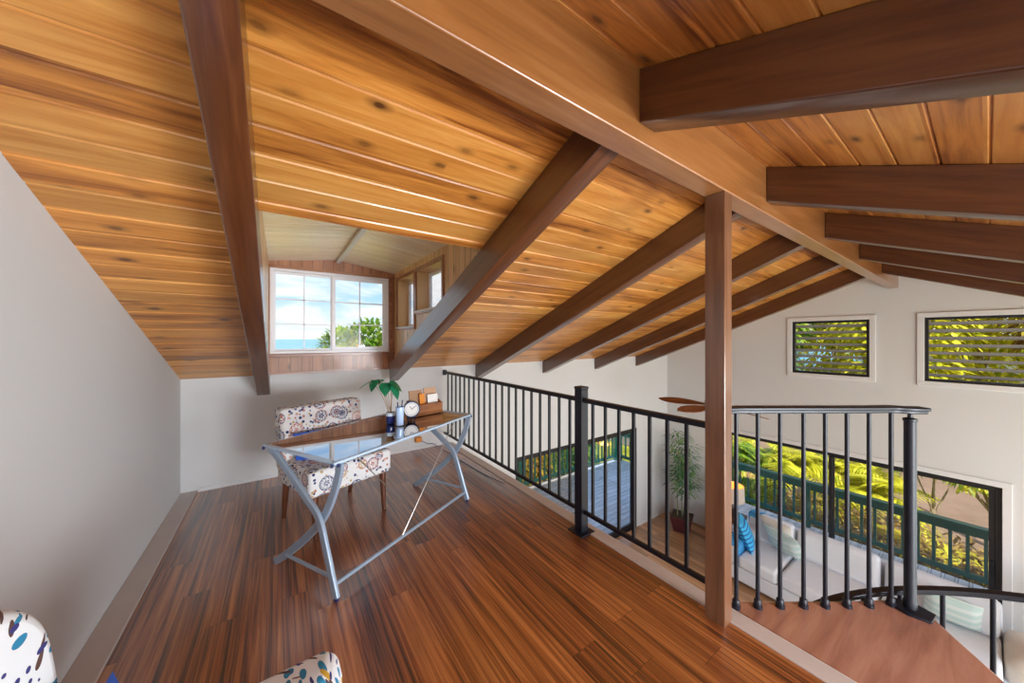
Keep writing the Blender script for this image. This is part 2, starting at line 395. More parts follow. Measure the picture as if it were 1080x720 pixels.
M['bluestripe'] = mat_stripes('blue_stripe_fabric', (0.05, 0.42, 0.72), (0.02, 0.09, 0.30), 2, 0.06, 0.3)
M['bluethrow'] = mat_stripes('blue_throw_fabric', (0.06, 0.40, 0.72), (0.03, 0.16, 0.45), 0, 0.05, 0.35)
M['seafoam'] = mat_stripes('seafoam_fabric', (0.52, 0.66, 0.62), (0.68, 0.74, 0.70), 2, 0.10, 0.45)

# ------------------------------------------------------------------ dimensions
XL, XR, YN, YS = -0.73, 7.27, 4.20, -2.63
ZL = -2.50; K = 0.405; ZK = 1.05; YR = 0.785
def zroof(y): return ZK + K*(YN - y) if y >= YR else ZK + K*(YN-YR) - K*(YR - y)
ZRIDGE = zroof(YR)

# ------------------------------------------------------------------ room shell
struct(MB().box((XL, YS, -0.26), (1.85, YN, 0.0)).build('floor', M['floor']))
struct(MB().box((XL, YS, ZL-0.15), (XR, YN, ZL)).build('floor_living', M['livingfloor']), 'light brown board floor of the living room below the loft', 'floor')
gable = [(YS, ZL), (YN, ZL), (YN, zroof(YN)+.02), (YR, ZRIDGE+.02), (YS, zroof(YS)+.02)]
struct(MB().prism(gable, 'x', XL-0.15, XL).build('wall_left', M['wall']))
# knee wall with the sliding-door opening below
D1 = (3.01, 6.10, -0.43)
mb = MB().box((XL-.15, YN, ZL), (D1[0], YN+.15, ZK)).box((D1[1], YN, ZL), (XR+.15, YN+.15, ZK)).box((D1[0], YN, D1[2]), (D1[1], YN+.15, ZK))
mb.box((1.17, YN, ZK), (XR+.15, YN+.15, ZK+.05))
struct(mb.build('wall_north', M['wall']))
# right gable wall, openings: two louvre windows, one wide sliding door
LW = [(1.02, 1.94), (-0.42, 0.50)]; LZ = (0.84, 1.71)
D2 = (-0.10, 3.00, -0.41)
def gable_piece(mb, y0, y1, z0, z1=None):
    if z1 is None:
        pts = [(y0, z0), (y1, z0), (y1, zroof(y1)+.02)]
        if y0 < YR < y1: pts.append((YR, ZRIDGE+.02))
        pts.append((y0, zroof(y0)+.02)); mb.prism(pts, 'x', XR, XR+.15)
    else: mb.box((XR, y0, z0), (XR+.15, y1, z1))
mb = MB()
gable_piece(mb, YS, D2[0], ZL, LZ[0]); gable_piece(mb, D2[1], YN, ZL, LZ[0]); gable_piece(mb, D2[0], D2[1], D2[2], LZ[0])
gable_piece(mb, -0.99, LW[1][0], LZ[0], LZ[1]); gable_piece(mb, LW[1][1], LW[0][0], LZ[0], LZ[1]); gable_piece(mb, LW[0][1], YN, LZ[0], 1.05)
gable_piece(mb, LW[0][1], 2.56, 1.05, LZ[1])
gable_piece(mb, -0.99, 2.56, LZ[1])
mb.prism([(2.56, 1.05), (YN, 1.05), (YN, zroof(YN)+.02), (2.56, zroof(2.56)+.02)], 'x', XR, XR+.15)
mb.prism([(YS, LZ[0]), (-0.99, LZ[0]), (-0.99, zroof(-0.99)+.02), (YS, zroof(YS)+.02)], 'x', XR, XR+.15)
struct(mb.build('wall_right', M['wall']))

# ceiling boards: v-grooved strips lying in local x (along the ridge) and y (down the slope)
def grooved(mb, x0, x1, y0, y1, th=0.03, w=PW, off=0.0, gw=0.006, gd=0.007):
    ys = [y0]; k_ = math.ceil((y0-off)/w + 1e-6)
    prof = [(y0, th), (y0, 0.0)]
    while off + k_*w < y1 - 1e-4:
        c = off + k_*w
        if c - gw > y0 and c + gw < y1: prof += [(c-gw, 0.0), (c, gd), (c+gw, 0.0)]
        k_ += 1
    prof += [(y1, 0.0), (y1, th)]
    # profile is (y,z) with z up; visible face at z=0
    return mb.prism(prof, 'x', x0, x1)
ang = math.atan(K)
HX0, HX1, HY = -0.085, 1.168, 1.87        # dormer hole in plan
def sl(y): return (YN - y)*SL              # slope distance up from the eave line
mb = MB()
top = sl(YR)
grooved(mb, XL, HX0, -0.6, top, off=sl(1.215)); grooved(mb, HX0, HX1, sl(HY), top, off=sl(1.215)); grooved(mb, HX1, XR+.8, -0.6, top, off=sl(1.215))
Mn = Matrix.Translation((0, YN, ZK)) @ Matrix(((1,0,0,0),(0,-math.cos(ang),-math.sin(ang)*-1,0),(0,math.sin(ang),math.cos(ang),0),(0,0,0,1)))
# local y runs up the slope (towards -Y), local z is the outward normal
Mn = Matrix.Translation((0, YN, ZK)) @ Matrix(((1,0,0,0),(0,-math.cos(ang),math.sin(ang),0),(0,math.sin(ang),math.cos(ang),0),(0,0,0,1)))
struct(mb.build('ceiling_north', M['pine'], matrix=Mn), 'honey pine board ceiling sloping down to the knee wall', 'ceiling')
mb = MB(); grooved(mb, XL, XR+.8, -0.5, top, off=sl(1.215))
Ms = Matrix.Translation((0, YS, ZK)) @ Matrix(((1,0,0,0),(0,math.cos(ang),-math.sin(ang),0),(0,math.sin(ang),math.cos(ang),0),(0,0,0,1)))
struct(mb.build('ceiling_south', M['pine'], matrix=Ms), 'reddish pine board ceiling sloping away on the far side of the ridge', 'ceiling')
M['shingle'] = mat_plain('roof_shingle', (0.12, 0.11, 0.10), 0.9, var=0.3, scale=12)
mb = MB()
for (a, b, c, d) in ((XL-.5, HX0-.15, -0.6, top), (HX0-.15, HX1+.15, sl(HY)+.0, top), (HX1+.15, XR+.8, -0.6, top)): mb.box((a, c, 0.031), (b, d+.06, 0.16))
struct(mb.build('roof_north', M['shingle'], matrix=Mn))
struct(MB().box((XL-.5, -0.5, 0.031), (XR+.8, top+.02, 0.16)).build('roof_south', M['shingle'], matrix=Ms))

# ------------------------------------------------------------------ dormer
DZ0, DZ1, DXM = 2.215, 2.30, 0.545
dorm_y0 = 1.50
struct(MB().box((HX0-.02, HY-.03, zroof(HY)+.028), (HX1+.02, HY, DZ1+.05)).build('wall_dormer_header', M['dormerwood']))
# dormer ceiling slopes, boards along x
for nm, xa, za, xb, zb in (('ceiling_dormer_left', HX0, DZ0, DXM, DZ1), ('ceiling_dormer_right', DXM, DZ1, HX1, DZ0)):
    L = math.hypot(xb-xa, zb-za); a = math.atan2(zb-za, xb-xa)
    mb = MB(); prof = [(HY-.02, 0.03), (HY-.02, 0.0)]; c = HY + 0.05
    while c < YN: prof += [(c-.006, 0), (c, .008), (c+.006, 0)]; c += 0.09
    prof += [(YN+.02, 0), (YN+.02, .03)]
    mb.prism(prof, 'x', 0, L)
    struct(mb.build(nm, M['palepine'], matrix=Matrix.Translation((xa, 0, za)) @ Matrix.Rotation(-a, 4, 'Y')))
struct(MB().prism([(HX0-.3, DZ0+.02), (DXM, DZ1+.035), (HX1+.3, DZ0+.02), (HX1+.3, DZ0+.10), (DXM, DZ1+.14), (HX0-.3, DZ0+.10)], 'y', HY-.03, YN+.45).build('roof_dormer', M['shingle']))
tag(MB().box((DXM-.022, HY, DZ1-.035), (DXM+.022, YN-.002, DZ1-.002)).build('dormer_ridge_strip', M['trimwhite'], bevel=.004), 'pale narrow strip running along the dormer ceiling peak', 'trim', kind='structure')
# front wall of the dormer round the window
WX0, WX1, WZ0, WZ1 = -0.075, 1.10, 1.262, 2.150
mb = MB().box((HX0-.15, YN, ZK+.0), (HX1+.15, YN+.15, WZ0-.012)).box((WX1, YN, WZ0-.012), (HX1+.15, YN+.15, DZ1)).box((HX0-.15, YN, WZ0-.012), (WX0, YN+.15, DZ1))
mb.box((WX0, YN, WZ1), (WX1, YN+.15, DZ1+.01))
struct(mb.build('wall_dormer', M['dormerwood']))
struct(MB().box((HX0, YN-.012, ZK+.0), (HX1, YN, ZK+.022)).build('trim_dormer_base', M['casingx']))
# cheeks (left plain, right with two small windows)
mb = MB().prism([(HY, zroof(HY)), (YN+.15, ZK+.1), (YN+.15, DZ0+.02), (HY, DZ0+.02)], 'x', HX0-.15, HX0)
struct(mb.build('wall_dormer_left', M['cheekwood']))
CW = [(3.46, 4.05), (2.72, 3.38)]; CZ = (1.55, 2.115)
mb = MB()
def cheek(y0, y1, z0, z1): mb.prism([(y0, z0), (y1, z0), (y1, z1), (y0, z1)], 'x', HX1, HX1+.15)
mb.prism([(HY, zroof(HY)), (CW[1][0], zroof(CW[1][0])), (CW[1][0], DZ0+.02), (HY, DZ0+.02)], 'x', HX1, HX1+.15)
CB = (1.55, 1.70)                         # sill heights of the two side windows
mb.prism([(CW[1][0], zroof(CW[1][0])), (CW[1][1], zroof(CW[1][1])), (CW[1][1], CB[1]), (CW[1][0], CB[1])], 'x', HX1, HX1+.15)
mb.prism([(CW[1][1], zroof(CW[1][1])), (YN, zroof(YN)), (YN, CB[0]), (CW[1][1], CB[0])], 'x', HX1, HX1+.15)
cheek(CW[1][1], CW[0][0], CZ[0], CZ[1]); cheek(CW[0][1], YN, CZ[0], CZ[1]); cheek(CW[1][0], YN, CZ[1], DZ0+.02)
struct(mb.build('wall_dormer_right', M['cheekwood']))
# dormer window: frame, casing, sashes with muntins, panes
w1 = struct(thing('window_1', 'white two-sash grid window in the dormer looking on the sea', 'window', (0, YN, 0)))
def ring(mb, x0, x1, z0, z1, t_, y0, y1, axis='y'):
    def bx(a, b, c, d):
        if axis == 'y': mb.box((a, y0, c), (b, y1, d))
        else: mb.box((y0, a, c), (y1, b, d))
    bx(x0, x1, z0, z0+t_); bx(x0, x1, z1-t_, z1); bx(x0, x0+t_, z0+t_, z1-t_); bx(x1-t_, x1, z0+t_, z1-t_); return mb
ring(MB(), WX0, WX1, WZ0, WZ1, 0.028, 0.0, 0.10).build('window_frame', M['vinyl'], w1, bevel=.003)
mb = MB().box((HX0, -.022, WZ0-.035), (HX1, .0, WZ0)).box((HX0, -.022, WZ1), (HX1, 0, WZ1+.028)).box((WX1, -.022, WZ0), (WX1+.04, 0, WZ1))
mb.build('casing', M['casingx'], w1, bevel=.003)
for (x0, x1, fr) in ((-0.048, 0.50, .022), (0.49, 1.072, .035)):
    sash = ring(MB(), x0, x1, WZ0+.028, WZ1-.028, fr, 0.03 if x0 > 0 else .055, 0.055 if x0 > 0 else .08).build('sash', M['vinyl'], w1, bevel=.002)
    yy = 0.042 if x0 > 0 else .067
    MB().box((x0+fr, yy-.002, WZ0+.028+fr), (x1-fr, yy+.002, WZ1-.028-fr)).build('pane', M['glass'], sash)
    mt = MB(); xc = (x0+x1)/2
    mt.box((xc-.006, yy-.008, WZ0+.028+fr), (xc+.006, yy+.008, WZ1-.028-fr))
    for k_ in (1, 2):
        zc = WZ0+.028+fr + (WZ1-WZ0-.056-2*fr)*k_/3
        mt.box((x0+fr, yy-.008, zc-.006), (x1-fr, yy+.008, zc+.006))
    mt.build('muntin', M['vinyl'], sash)
for i, (y0, y1) in enumerate(CW):
    cz = CB[i]
    nm = 'window_%d' % (i+2)
    lab = ['small wood-lined side window of the dormer, next to the big window', 'small wood-lined side window of the dormer, nearer the ridge'][i]
    w = struct(thing(nm, lab, 'window', (HX1, 0, 0)))
    rv = MB().box((-.0, y0, cz), (.15, y0+.012, CZ[1])).box((0, y1-.012, cz), (.15, y1, CZ[1])).box((0, y0, CZ[1]-.012), (.15, y1, CZ[1])).box((0, y0, cz), (.15, y1, cz+.012))
    rv.build('reveal', M['cheekwood'], w)
    ring(MB(), y0-.035, y1+.035, cz-.03, CZ[1]+.03, .035, -.014, 0.0, 'x').build('casing', M['casing'], w, bevel=.002)
    sash = ring(MB(), y0+.012, y1-.012, cz+.012, CZ[1]-.012, .03, .12, .148, 'x').build('sash', M['vinyl'], w, bevel=.002)
    MB().box((.132, y0+.04, cz+.04), (.136, y1-.04, CZ[1]-.04)).build('pane', M['glass'], sash)
    MB().box((-.02, y0-.03, cz-.012), (.05, y1+.03, cz+.006)).build('sill', M['trimwhite'], w, bevel=.003)

# ------------------------------------------------------------------ loft edge, trims
struct(MB().box((1.85, YS, -0.27), (1.945, YN-.001, 0.008)).build('trim_loft_edge', M['trimbeige'], bevel=.004))
struct(MB().box((1.945, YS, -0.30), (1.965, YN-.001, -0.004)).build('trim_loft_fascia', M['trimwhite'], bevel=.003))
struct(MB().box((XL, YS, 0.0), (-0.615, YN-.001, 0.018)).build('baseboard_left', M['trimbeige'], bevel=.004))
struct(MB().box((-0.615, YN-.012, 0.0), (1.85, YN, 0.035)).build('baseboard_north', M['trimwhite'], bevel=.003))
struct(MB().box((D1[1]+.1, YN-.012, ZL), (XR, YN, ZL+.07)).build('baseboard_living', M['trimwhite'], bevel=.003))

# ------------------------------------------------------------------ beams, rafters, post
mb = MB().box((XL, -0.05, 0.0), (XR, 0.05, 0.29))
tag(mb.build('ridge_beam', M['ridge'], loc=(0, YR, 2.145), bevel=.006), 'long brown ridge beam crossing the whole ceiling above the post', 'beam')
RN = [(-0.178, 0.105), (1.06, 0.108), (2.30, 0.105), (3.55, 0.105), (4.81, 0.105), (6.07, 0.105)]
labN = ['rafter nearest the white gable wall, left edge of the dormer', 'lit rafter along the right edge of the dormer, above the desk', 'third rafter from the gable wall, ending over the loft railing',
        'fourth rafter from the gable wall on the knee-wall slope', 'fifth rafter from the gable wall on the knee-wall slope', 'last rafter on the knee-wall slope, closest to the louvre windows']
HR = 0.2*math.cos(ang)
for (x0, w), lb in zip(RN, labN):
    y_low = 4.02 if abs(x0-1.06) < .01 else YN
    L0, L1 = sl(y_low), sl(YR+.05)
    # plumb-cut box in local coords: x along the slope
    tz = K*HR*1.0
    mb = MB().prism([(L0-HR*K*1.0 if y_low < YN else L0-HR*K, -HR), (L1-HR*K, -HR), (L1, 0.0), (L0, 0.0)], 'y', -w/2, w/2)
    Mr = Matrix.Translation((x0+w/2, YN, ZK)) @ Matrix(((0,1,0,0),(-math.cos(ang),0,math.sin(ang),0),(math.sin(ang),0,math.cos(ang),0),(0,0,0,1)))
    tag(mb.build('roof_rafter', M['beam'], matrix=Mr, bevel=.005), lb, 'rafter', 'rafters on the knee-wall slope')
RS = [1.085, 2.305, 3.515, 4.72, 5.965]
labS = ['big dark rafter nearest the viewer on the slope beyond the ridge', 'second dark rafter beyond the ridge, counted from the nearest', 'third dark rafter beyond the ridge, counted from the nearest',
        'fourth dark rafter beyond the ridge, counted from the nearest', 'farthest dark rafter beyond the ridge, close to the louvre windows']
for x0, lb in zip(RS, labS):
    w = .105; L1 = sl(YR+.05)
    mb = MB().prism([(0, -HR), (L1-HR*K, -HR), (L1, 0.0), (0, 0.0)], 'y', -w/2, w/2)
    Mr = Matrix.Translation((x0+w/2, YS, ZK)) @ Matrix(((0,-1,0,0),(math.cos(ang),0,-math.sin(ang),0),(math.sin(ang),0,math.cos(ang),0),(0,0,0,1)))
    tag(mb.build('roof_rafter', M['beam'], matrix=Mr, bevel=.005), lb, 'rafter', 'rafters beyond the ridge')
tag(MB().box((-.04, -.047, 0), (.04, .047, 2.145)).build('support_post', M['post'], loc=(1.827, 0.785, 0.0), bevel=.004), 'square brown post holding the ridge beam at the loft edge', 'post')

# ------------------------------------------------------------------ louvre windows, sliding doors
for i, (y0, y1) in enumerate(LW):
    w = struct(thing('window_%d' % (i+4), ['smaller-looking louvre window on the far gable, left of the ridge end', 'louvre window on the far gable, right of the ridge end'][i], 'window', (XR, 0, 0)))
    z0, z1 = LZ
    ring(MB(), y0-.065, y1+.065, z0-.065, z1+.065, .065, -.02, .0, 'x').build('casing', M['trimwhite'], w, bevel=.004)
    ring(MB(), y0, y1, z0, z1, .035, .01, .07, 'x').build('window_frame', M['blackframe'], w, bevel=.003)
    s0 = None; n = 8
    for k_ in range(n):
        zc = z0+.035 + (z1-z0-.07)*(k_+.5)/n
        if s0 is None:
            sm = MB().obox((0, 0, 0), (.006, y1-y0-.07, .085), Matrix.Rotation(R(-62), 3, 'Y'))
            s0 = sm.build('louver_slat', M['louver'], w, loc=(.055, (y0+y1)/2, zc))
        else: pcopy(s0, (.055, (y0+y1)/2, zc))
d1 = struct(thing('door_1', 'black-framed sliding glass door onto the deck in the eave wall', 'door', (0, YN, 0)))
x0, x1, zt = D1
mb = ring(MB(), x0, x1, ZL, zt, .05, .02, .12)
mb.build('door_frame', M['blackframe'], d1, bevel=.003)
ring(MB(), x0-.0, x1, ZL, zt+.0, .012, -.008, .02).build('casing', M['blackframe'], d1)
xm = 4.55
for (a, b, yy, mt) in ((x0+.05, xm+.04, .085, 'greyglass'), (xm-.04, x1-.05, .045, 'blueglass')):
    sp = ring(MB(), a, b, ZL+.05, zt-.05, .05, yy-.018, yy+.018).build('sliding_panel', M['blackframe'], d1, bevel=.002)
    MB().box((a+.05, yy-.003, ZL+.1), (b-.05, yy+.003, zt-.1)).build('pane', M[mt], sp)
MB().box((x1-.085, .01, -1.5), (x1-.07, .028, -1.3)).build('handle', M['black'], d1)
d2 = struct(thing('door_2', 'wide black-framed glass door to the deck behind the sofa', 'door', (XR, 0, 0)))
y0, y1, zt = D2
ring(MB(), y0-.07, y1+.07, ZL-.2, zt+.07, .07, -.018, 0, 'x').build('casing', M['trimwhite'], d2, bevel=.004)
ring(MB(), y0, y1, ZL, zt, .05, .02, .12, 'x').build('door_frame', M['blackframe'], d2, bevel=.003)
ym = 1.45
for (a, b, xx) in ((y0+.05, ym+.03, .045), (ym-.03, y1-.05, .085)):
    sp = ring(MB(), a, b, ZL+.05, zt-.03, .045, xx-.018, xx+.018, 'x').build('sliding_panel', M['blackframe'], d2, bevel=.002)
    MB().box((xx-.003, a+.045, ZL+.1), (xx+.003, b-.045, zt-.08)).build('pane', M['glass'], sp)
MB().box((.005, y0+.06, -1.55), (.025, y0+.085, -1.35)).build('handle', M['black'], d2)

# ------------------------------------------------------------------ loft railing
XRA = 1.828
rl = thing('loft_railing', 'black metal guard railing along the open loft edge', 'railing', (XRA, 0, 0))
MB().box((-.02, 0.835, .955), (.02, YN, .985)).build('top_rail', M['black'], rl, bevel=.004)
MB().box((-.0125, 0.835, .142), (.0125, YN, .167)).build('bottom_rail', M['black'], rl, bevel=.003)
MB().box((-.026, YN-.02, .93), (.026, YN, 1.0)).build('wall_bracket', M['black'], rl, bevel=.003)
PY = 1.72
np_ = MB().box((-.035, PY-.035, 0.0), (.035, PY+.035, 1.05)).box((-.038, PY-.038, 1.05), (.038, PY+.038, 1.068)).build('newel_post', M['black'], rl, bevel=.003)
MB().box((-.07, PY-.07, 0), (.07, PY+.07, .012)).build('base_flange', M['black'], np_, bevel=.003)
b0 = None
ys = [PY + (YN-PY)*(i+1)/21 for i in range(20)] + [PY - (PY-.835)*(i+1)/8 for i in range(7)]
for y in ys:
    if b0 is None: b0 = MB().box((-.0085, -.0085, .16), (.0085, .0085, .96)).build('baluster', M['black'], rl, loc=(0, y, 0))
    else: pcopy(b0, (0, y, 0))

# ------------------------------------------------------------------ stair landing and its railing, spiral rail below
SCX, SCY = 1.95, -0.40
BP = [(1.985, 0.765), (2.08, 0.700), (2.180, 0.633), (2.283, 0.562), (2.378, 0.496), (2.474, 0.430), (2.574, 0.363), (2.680, 0.297)]
NWL = (2.722, 0.235)
arc = [(1.966, 0.835)] + [(x+.022, y+.035) for x, y in BP] + [(2.765, 0.215), (2.735, 0.158)]
edge = arc + [(2.47, -0.04), (2.0, -0.405), (1.966, -.42)]
tag(MB().prism(edge, 'z', -0.055, -0.004).build('stair_landing', M['landing'], bevel=.008), 'wedge-shaped reddish wood landing beside the post at the stair top', 'landing')
sr = thing('stair_railing', 'curved black railing with fat balusters round the stair landing', 'railing', (0, 0, 0))
hp = [(1.868, 0.82)] + BP + [NWL, (2.775, 0.188)]
# smooth the handrail line
def smooth(pts, n=4):
    out = []
    P = [Vector(p) for p in pts]
    for i in range(len(P)-1):
        a, b, c, d = P[max(i-1, 0)], P[i], P[i+1], P[min(i+2, len(P)-1)]
        for k_ in range(n):
            s_ = k_/n
            out.append(0.5*((2*b)+(c-a)*s_+(2*a-5*b+4*c-d)*s_*s_+(3*b-a-3*c+d)*s_**3))
    out.append(P[-1]); return out
hl = smooth([(x, y, 1.052) for x, y in hp])
mb = MB().sweep(hl, .062, .018); mb.sweep([p - Vector((0, 0, .017)) for p in hl], .034, .02)
mb.build('handrail', M['black'], sr, bevel=.005)
f0 = None
for x, y in BP:
    if f0 is None:
        f0 = MB().lathe([(.010, -.004), (.0095, 1.03)], seg=12).build('baluster', M['black'], sr, smooth=True, loc=(x, y, 0))
        g0 = MB().lathe([(.021, -.004), (.021, .012), (.017, .016), (.017, .036), (.012, .042)], seg=14).build('base_collar', M['black'], f0, smooth=True)
    else:
        c = pcopy(f0, (x, y, 0)); g = pcopy(g0, (0, 0, 0)); g.parent = c
nw = MB().lathe([(.026, -.004), (.026, .04), (.0235, .045), (.0235, .985), (.027, .988), (.027, 1.0), (.010, 1.006), (.010, 1.04)], (0, 0, 0), 20).build('newel_post', M['black'], sr, smooth=True, loc=(NWL[0], NWL[1], 0))
mb = MB().prism([(-.06, -.075), (.03, -.085), (.055, -.02), (.03, .06), (-.05, .07), (-.075, .0)], 'z', -.003, .010)
mb.build('base_flange', M['black'], nw, bevel=.002)
# descending spiral rail under the landing
sp = thing('spiral_stair_railing', 'lower curved black stair handrail passing behind the landing edge', 'railing', (SCX, SCY, 0))
def sz(th): return -0.040 + (57-th)/42*0.205
RR = 1.075
hl = [(RR*math.cos(R(th)), RR*math.sin(R(th)), sz(th)) for th in range(84, -50, -4)]
mb = MB().sweep(hl, .040, .016); mb.sweep([Vector(p) - Vector((0, 0, .016)) for p in hl], .024, .018); mb.build('handrail', M['black'], sp, bevel=.004)
q0 = None
for th in range(75, -50, -9):
    p = (RR*math.cos(R(th)), RR*math.sin(R(th)), sz(th)-.86)
    if q0 is None: q0 = MB().lathe([(.010, 0), (.010, .84)], seg=10).build('baluster', M['black'], sp, smooth=True, loc=p)
    else: pcopy(q0, p)
stp = thing('spiral_staircase', 'wooden spiral stair treads below the landing', 'staircase', (SCX, SCY, 0))
MB().lathe([(.045, ZL), (.045, -0.06)], seg=20).build('centre_pole', M['black'], stp, smooth=True)
for th in range(66, -60, -27):
    z = sz(th)-.88
    MB().prism([(.05, -.03), (1.07*math.cos(R(-14)), 1.07*math.sin(R(-14))), (1.1, 0), (1.07*math.cos(R(14)), 1.07*math.sin(R(14))), (.05, .03)], 'z', -.04, 0).build('tread', M['landing'], stp, bevel=.005, loc=(0, 0, z), rot=(0, 0, R(th)))

# ------------------------------------------------------------------ desk
ux, uy = 0.881, 0.472
A_desk = math.atan2(uy, ux)
dk = thing('glass_desk', 'glass-topped desk on crossed curved blue-grey metal legs', 'desk', (0.245, 2.006, 0), A_desk)
LD, WD = 1.32, 0.70      # local x along the front edge, local y to the back
rim = MB()
tk = .028
for (a, b) in (((0, 0), (LD, tk)), ((0, WD-tk), (LD, WD)), ((0, tk), (tk, WD-tk)), ((LD-tk, tk), (LD, WD-tk))): rim.box((a[0], a[1], .738), (b[0], b[1], .754))
rim.build('top_frame', M['rim'], dk, bevel=.004)
MB().box((tk*.7, 0, -.006), (LD-tk*.7, WD-tk*1.4, 0)).build('glass_top', M['deskglass'], dk, loc=(0, tk*.7, .745), rot=(R(0.85), 0, 0))
def flatbar(path, xo, w=.045, th=.022):
    pts = smooth([(xo, s_, z_) for s_, z_ in path], 5)
    mb = MB(); vs = []; fs = []; n = len(pts)
    for i, p in enumerate(pts):
        d = (pts[min(i+1, n-1)]-pts[max(i-1, 0)]).normalized(); nrm = Vector((0, -d.z, d.y))
        for sa, sb in ((-1,-1),(1,-1),(1,1),(-1,1)): vs.append(p + Vector((sa*th/2, 0, 0)) + nrm*sb*w/2)
    for i in range(n-1):
        for j in range(4): fs.append((i*4+j, i*4+(j+1) % 4, i*4+4+(j+1) % 4, i*4+4+j))
    fs += [(3,2,1,0), tuple((n-1)*4+j for j in range(4))]
    return mb.add(vs, fs)
P1 = [(.66, .738), (.58, .70), (.44, .61), (.28, .50), (.165, .41), (.095, .24), (.045, .10), (.012, .012)]
P2 = [(.012, .738), (.05, .61), (.14, .43), (.28, .28), (.45, .14), (.60, .035), (.64, .012)]
for xo in (.02, LD-.06):
    flatbar(P1, xo-.0).build('leg', M['silver'], dk, bevel=.005)
    flatbar(P2, xo+.026).build('leg', M['silver'], dk, bevel=.005)
    MB().tube([(xo+.012, .05, .10), (xo+.012, .50, .10)], .010, 8).build('foot_bar', M['silver'], dk, smooth=True)
    MB().lathe([(.011, 0), (.013, .012)], (xo, .012, 0), 12).build('foot_pad', M['cap'], dk)
    MB().lathe([(.011, 0), (.013, .012)], (xo+.026, .64, 0), 12).build('foot_pad', M['cap'], dk)
MB().tube([(.02, .035, .075), (LD-.06, .035, .075)], .011, 8).build('stretcher', M['silver'], dk, smooth=True)
MB().tube([(.15, .02, .738), (.72, .035, .08)], .0032, 6).build('brace_cable', M['cable'], dk, smooth=True)
MB().tube([(1.09, .02, .738), (.52, .035, .08)], .0032, 6).build('brace_cable', M['cable'], dk, smooth=True)
for c in ((-.002, .02, .735), (.02, -.003, .735), (-.002, WD-.02, .735), (LD-.02, -.003, .735)):
    MB().lathe([(.008, -.009), (.008, .009)], c, 10).build('corner_screw', M['cap'], dk)
DT = .7545
def desk_pt(a, b, z=DT): # local desk -> world
    return (0.245+ux*a-uy*b, 2.006+uy*a+ux*b, z)
def world_desk(x, y):
    dx_, dy_ = x-.245, y-2.006; return (dx_*ux+dy_*uy, -dx_*uy+dy_*ux)

# ------------------------------------------------------------------ items on the desk
leafg = mat_leaf('glossy_green_leaf', [(0.004, 0.06, 0.025), (0.01, 0.17, 0.07), (0.04, 0.34, 0.18)], 14, 0.2, 0.3)
M['navyvase'] = mat_plain('navy_glaze', (0.010, 0.025, 0.14), 0.12, var=0.2)
M['vaserim'] = mat_plain('pale_glaze', (0.55, 0.66, 0.78), 0.2)
M['stem'] = mat_plain('pale_stem', (0.36, 0.24, 0.13), 0.6, var=0.3)
pv = thing('potted_plant', 'leafy green stems in a small navy and white pot on desk', 'plant', (0.722, 2.70, DT))
MB().lathe([(.030, 0), (.034, .01), (.035, .07), (.031, .07), (.029, .045)], seg=24).build('pot', M['navyvase'], pv, smooth=True)
MB().lathe([(.0352, .06), (.0352, .086), (.031, .086), (.031, .06)], seg=24).build('pot_rim', M['vaserim'], pv, smooth=True)
ld = Vector((-.819, .574, 0))      # towards the left of the view
def heart(mb, c, d, up, L, W_):
    d = d.normalized(); side = d.cross(up).normalized(); nrm = side.cross(d)
    prof = [(0, .0), (-.10, .28), (.05, .46), (.3, .5), (.6, .34), (.85, .13), (1.0, 0)]
    vs = []; fs = []
    for s_, w_ in prof:
        base = Vector(c)+d*s_*L - nrm*(.25*s_*s_*L)
        vs += [base - side*w_*W_ - nrm*.12*w_*W_, base + nrm*0.0, base + side*w_*W_ - nrm*.12*w_*W_]
    for i in range(len(prof)-1):
        fs += [(i*3, i*3+1, i*3+4, i*3+3), (i*3+1, i*3+2, i*3+5, i*3+4)]
    return mb.add(vs, fs)
lfs = [(ld*.17+Vector((0, 0, .325)), ld*.8+Vector((0, 0, -.35)), .10, .08), (ld*.13+Vector((0,0,.335)), ld*.5+Vector((.1,-.5,-.6)), .09, .085), (-ld*.01+Vector((0, 0, .335)), -ld*.7+Vector((0, 0, -.5)), .12, .12),
       (ld*.04+Vector((0,0,.315)), Vector((-.15, -.5, -.55)), .11, .10), (-ld*.03+Vector((0,0,.30)), -ld*.3+Vector((0,-.2,-.8)), .12, .10), (ld*.09+Vector((0,0,.345)), -ld*.1+Vector((0,.6,-.2)), .09, .08)]
for i, (c, d, L, W_) in enumerate(lfs):
    st = MB().tube(smooth([(0.004*i-.01, .004*(i % 3)-.004, .05), tuple(Vector((0.0, 0, .10))+Vector((c.x*.22, c.y*.22, c.z*.15))), tuple(Vector((c.x*.6, c.y*.6, c.z*.85))), tuple(c)]), .0024, 6).build('stem', M['stem'], pv, smooth=True)
    o = heart(MB(), c, d, Vector((0, 0, 1)), L, W_).build('leaf', leafg, pv, subd=1)
M['paleglass'] = mat_plain('pale_blue_glass', (0.45, 0.62, 0.90), 0.08, var=0.05, coat=0.6)
jx = (0.765, 2.60)
cup = thing('pencil_cup', 'tall pale blue cup between the potted plant and the clock', 'cup', (jx[0], jx[1], DT))
MB().lathe([(.026, 0), (.028, .005), (.030, .14), (.027, .14), (.025, .01)], seg=24).build('cup_body', M['paleglass'], cup, smooth=True)
for i, (a, b, L) in enumerate(((.012, .0, .19), (-.008, .012, .175))):
    pen = MB().tube([(a*.5, b*.5, .012), (a*1.6, b*1.6, L)], .0042, 8).build('pen', M['cap'], None, smooth=True, loc=(jx[0], jx[1], DT))
    tag(pen, ['dark pen leaning in the pale blue cup, taller one', 'dark pen in the pale blue cup, shorter one'][i], 'pen', 'pens in the blue cup')
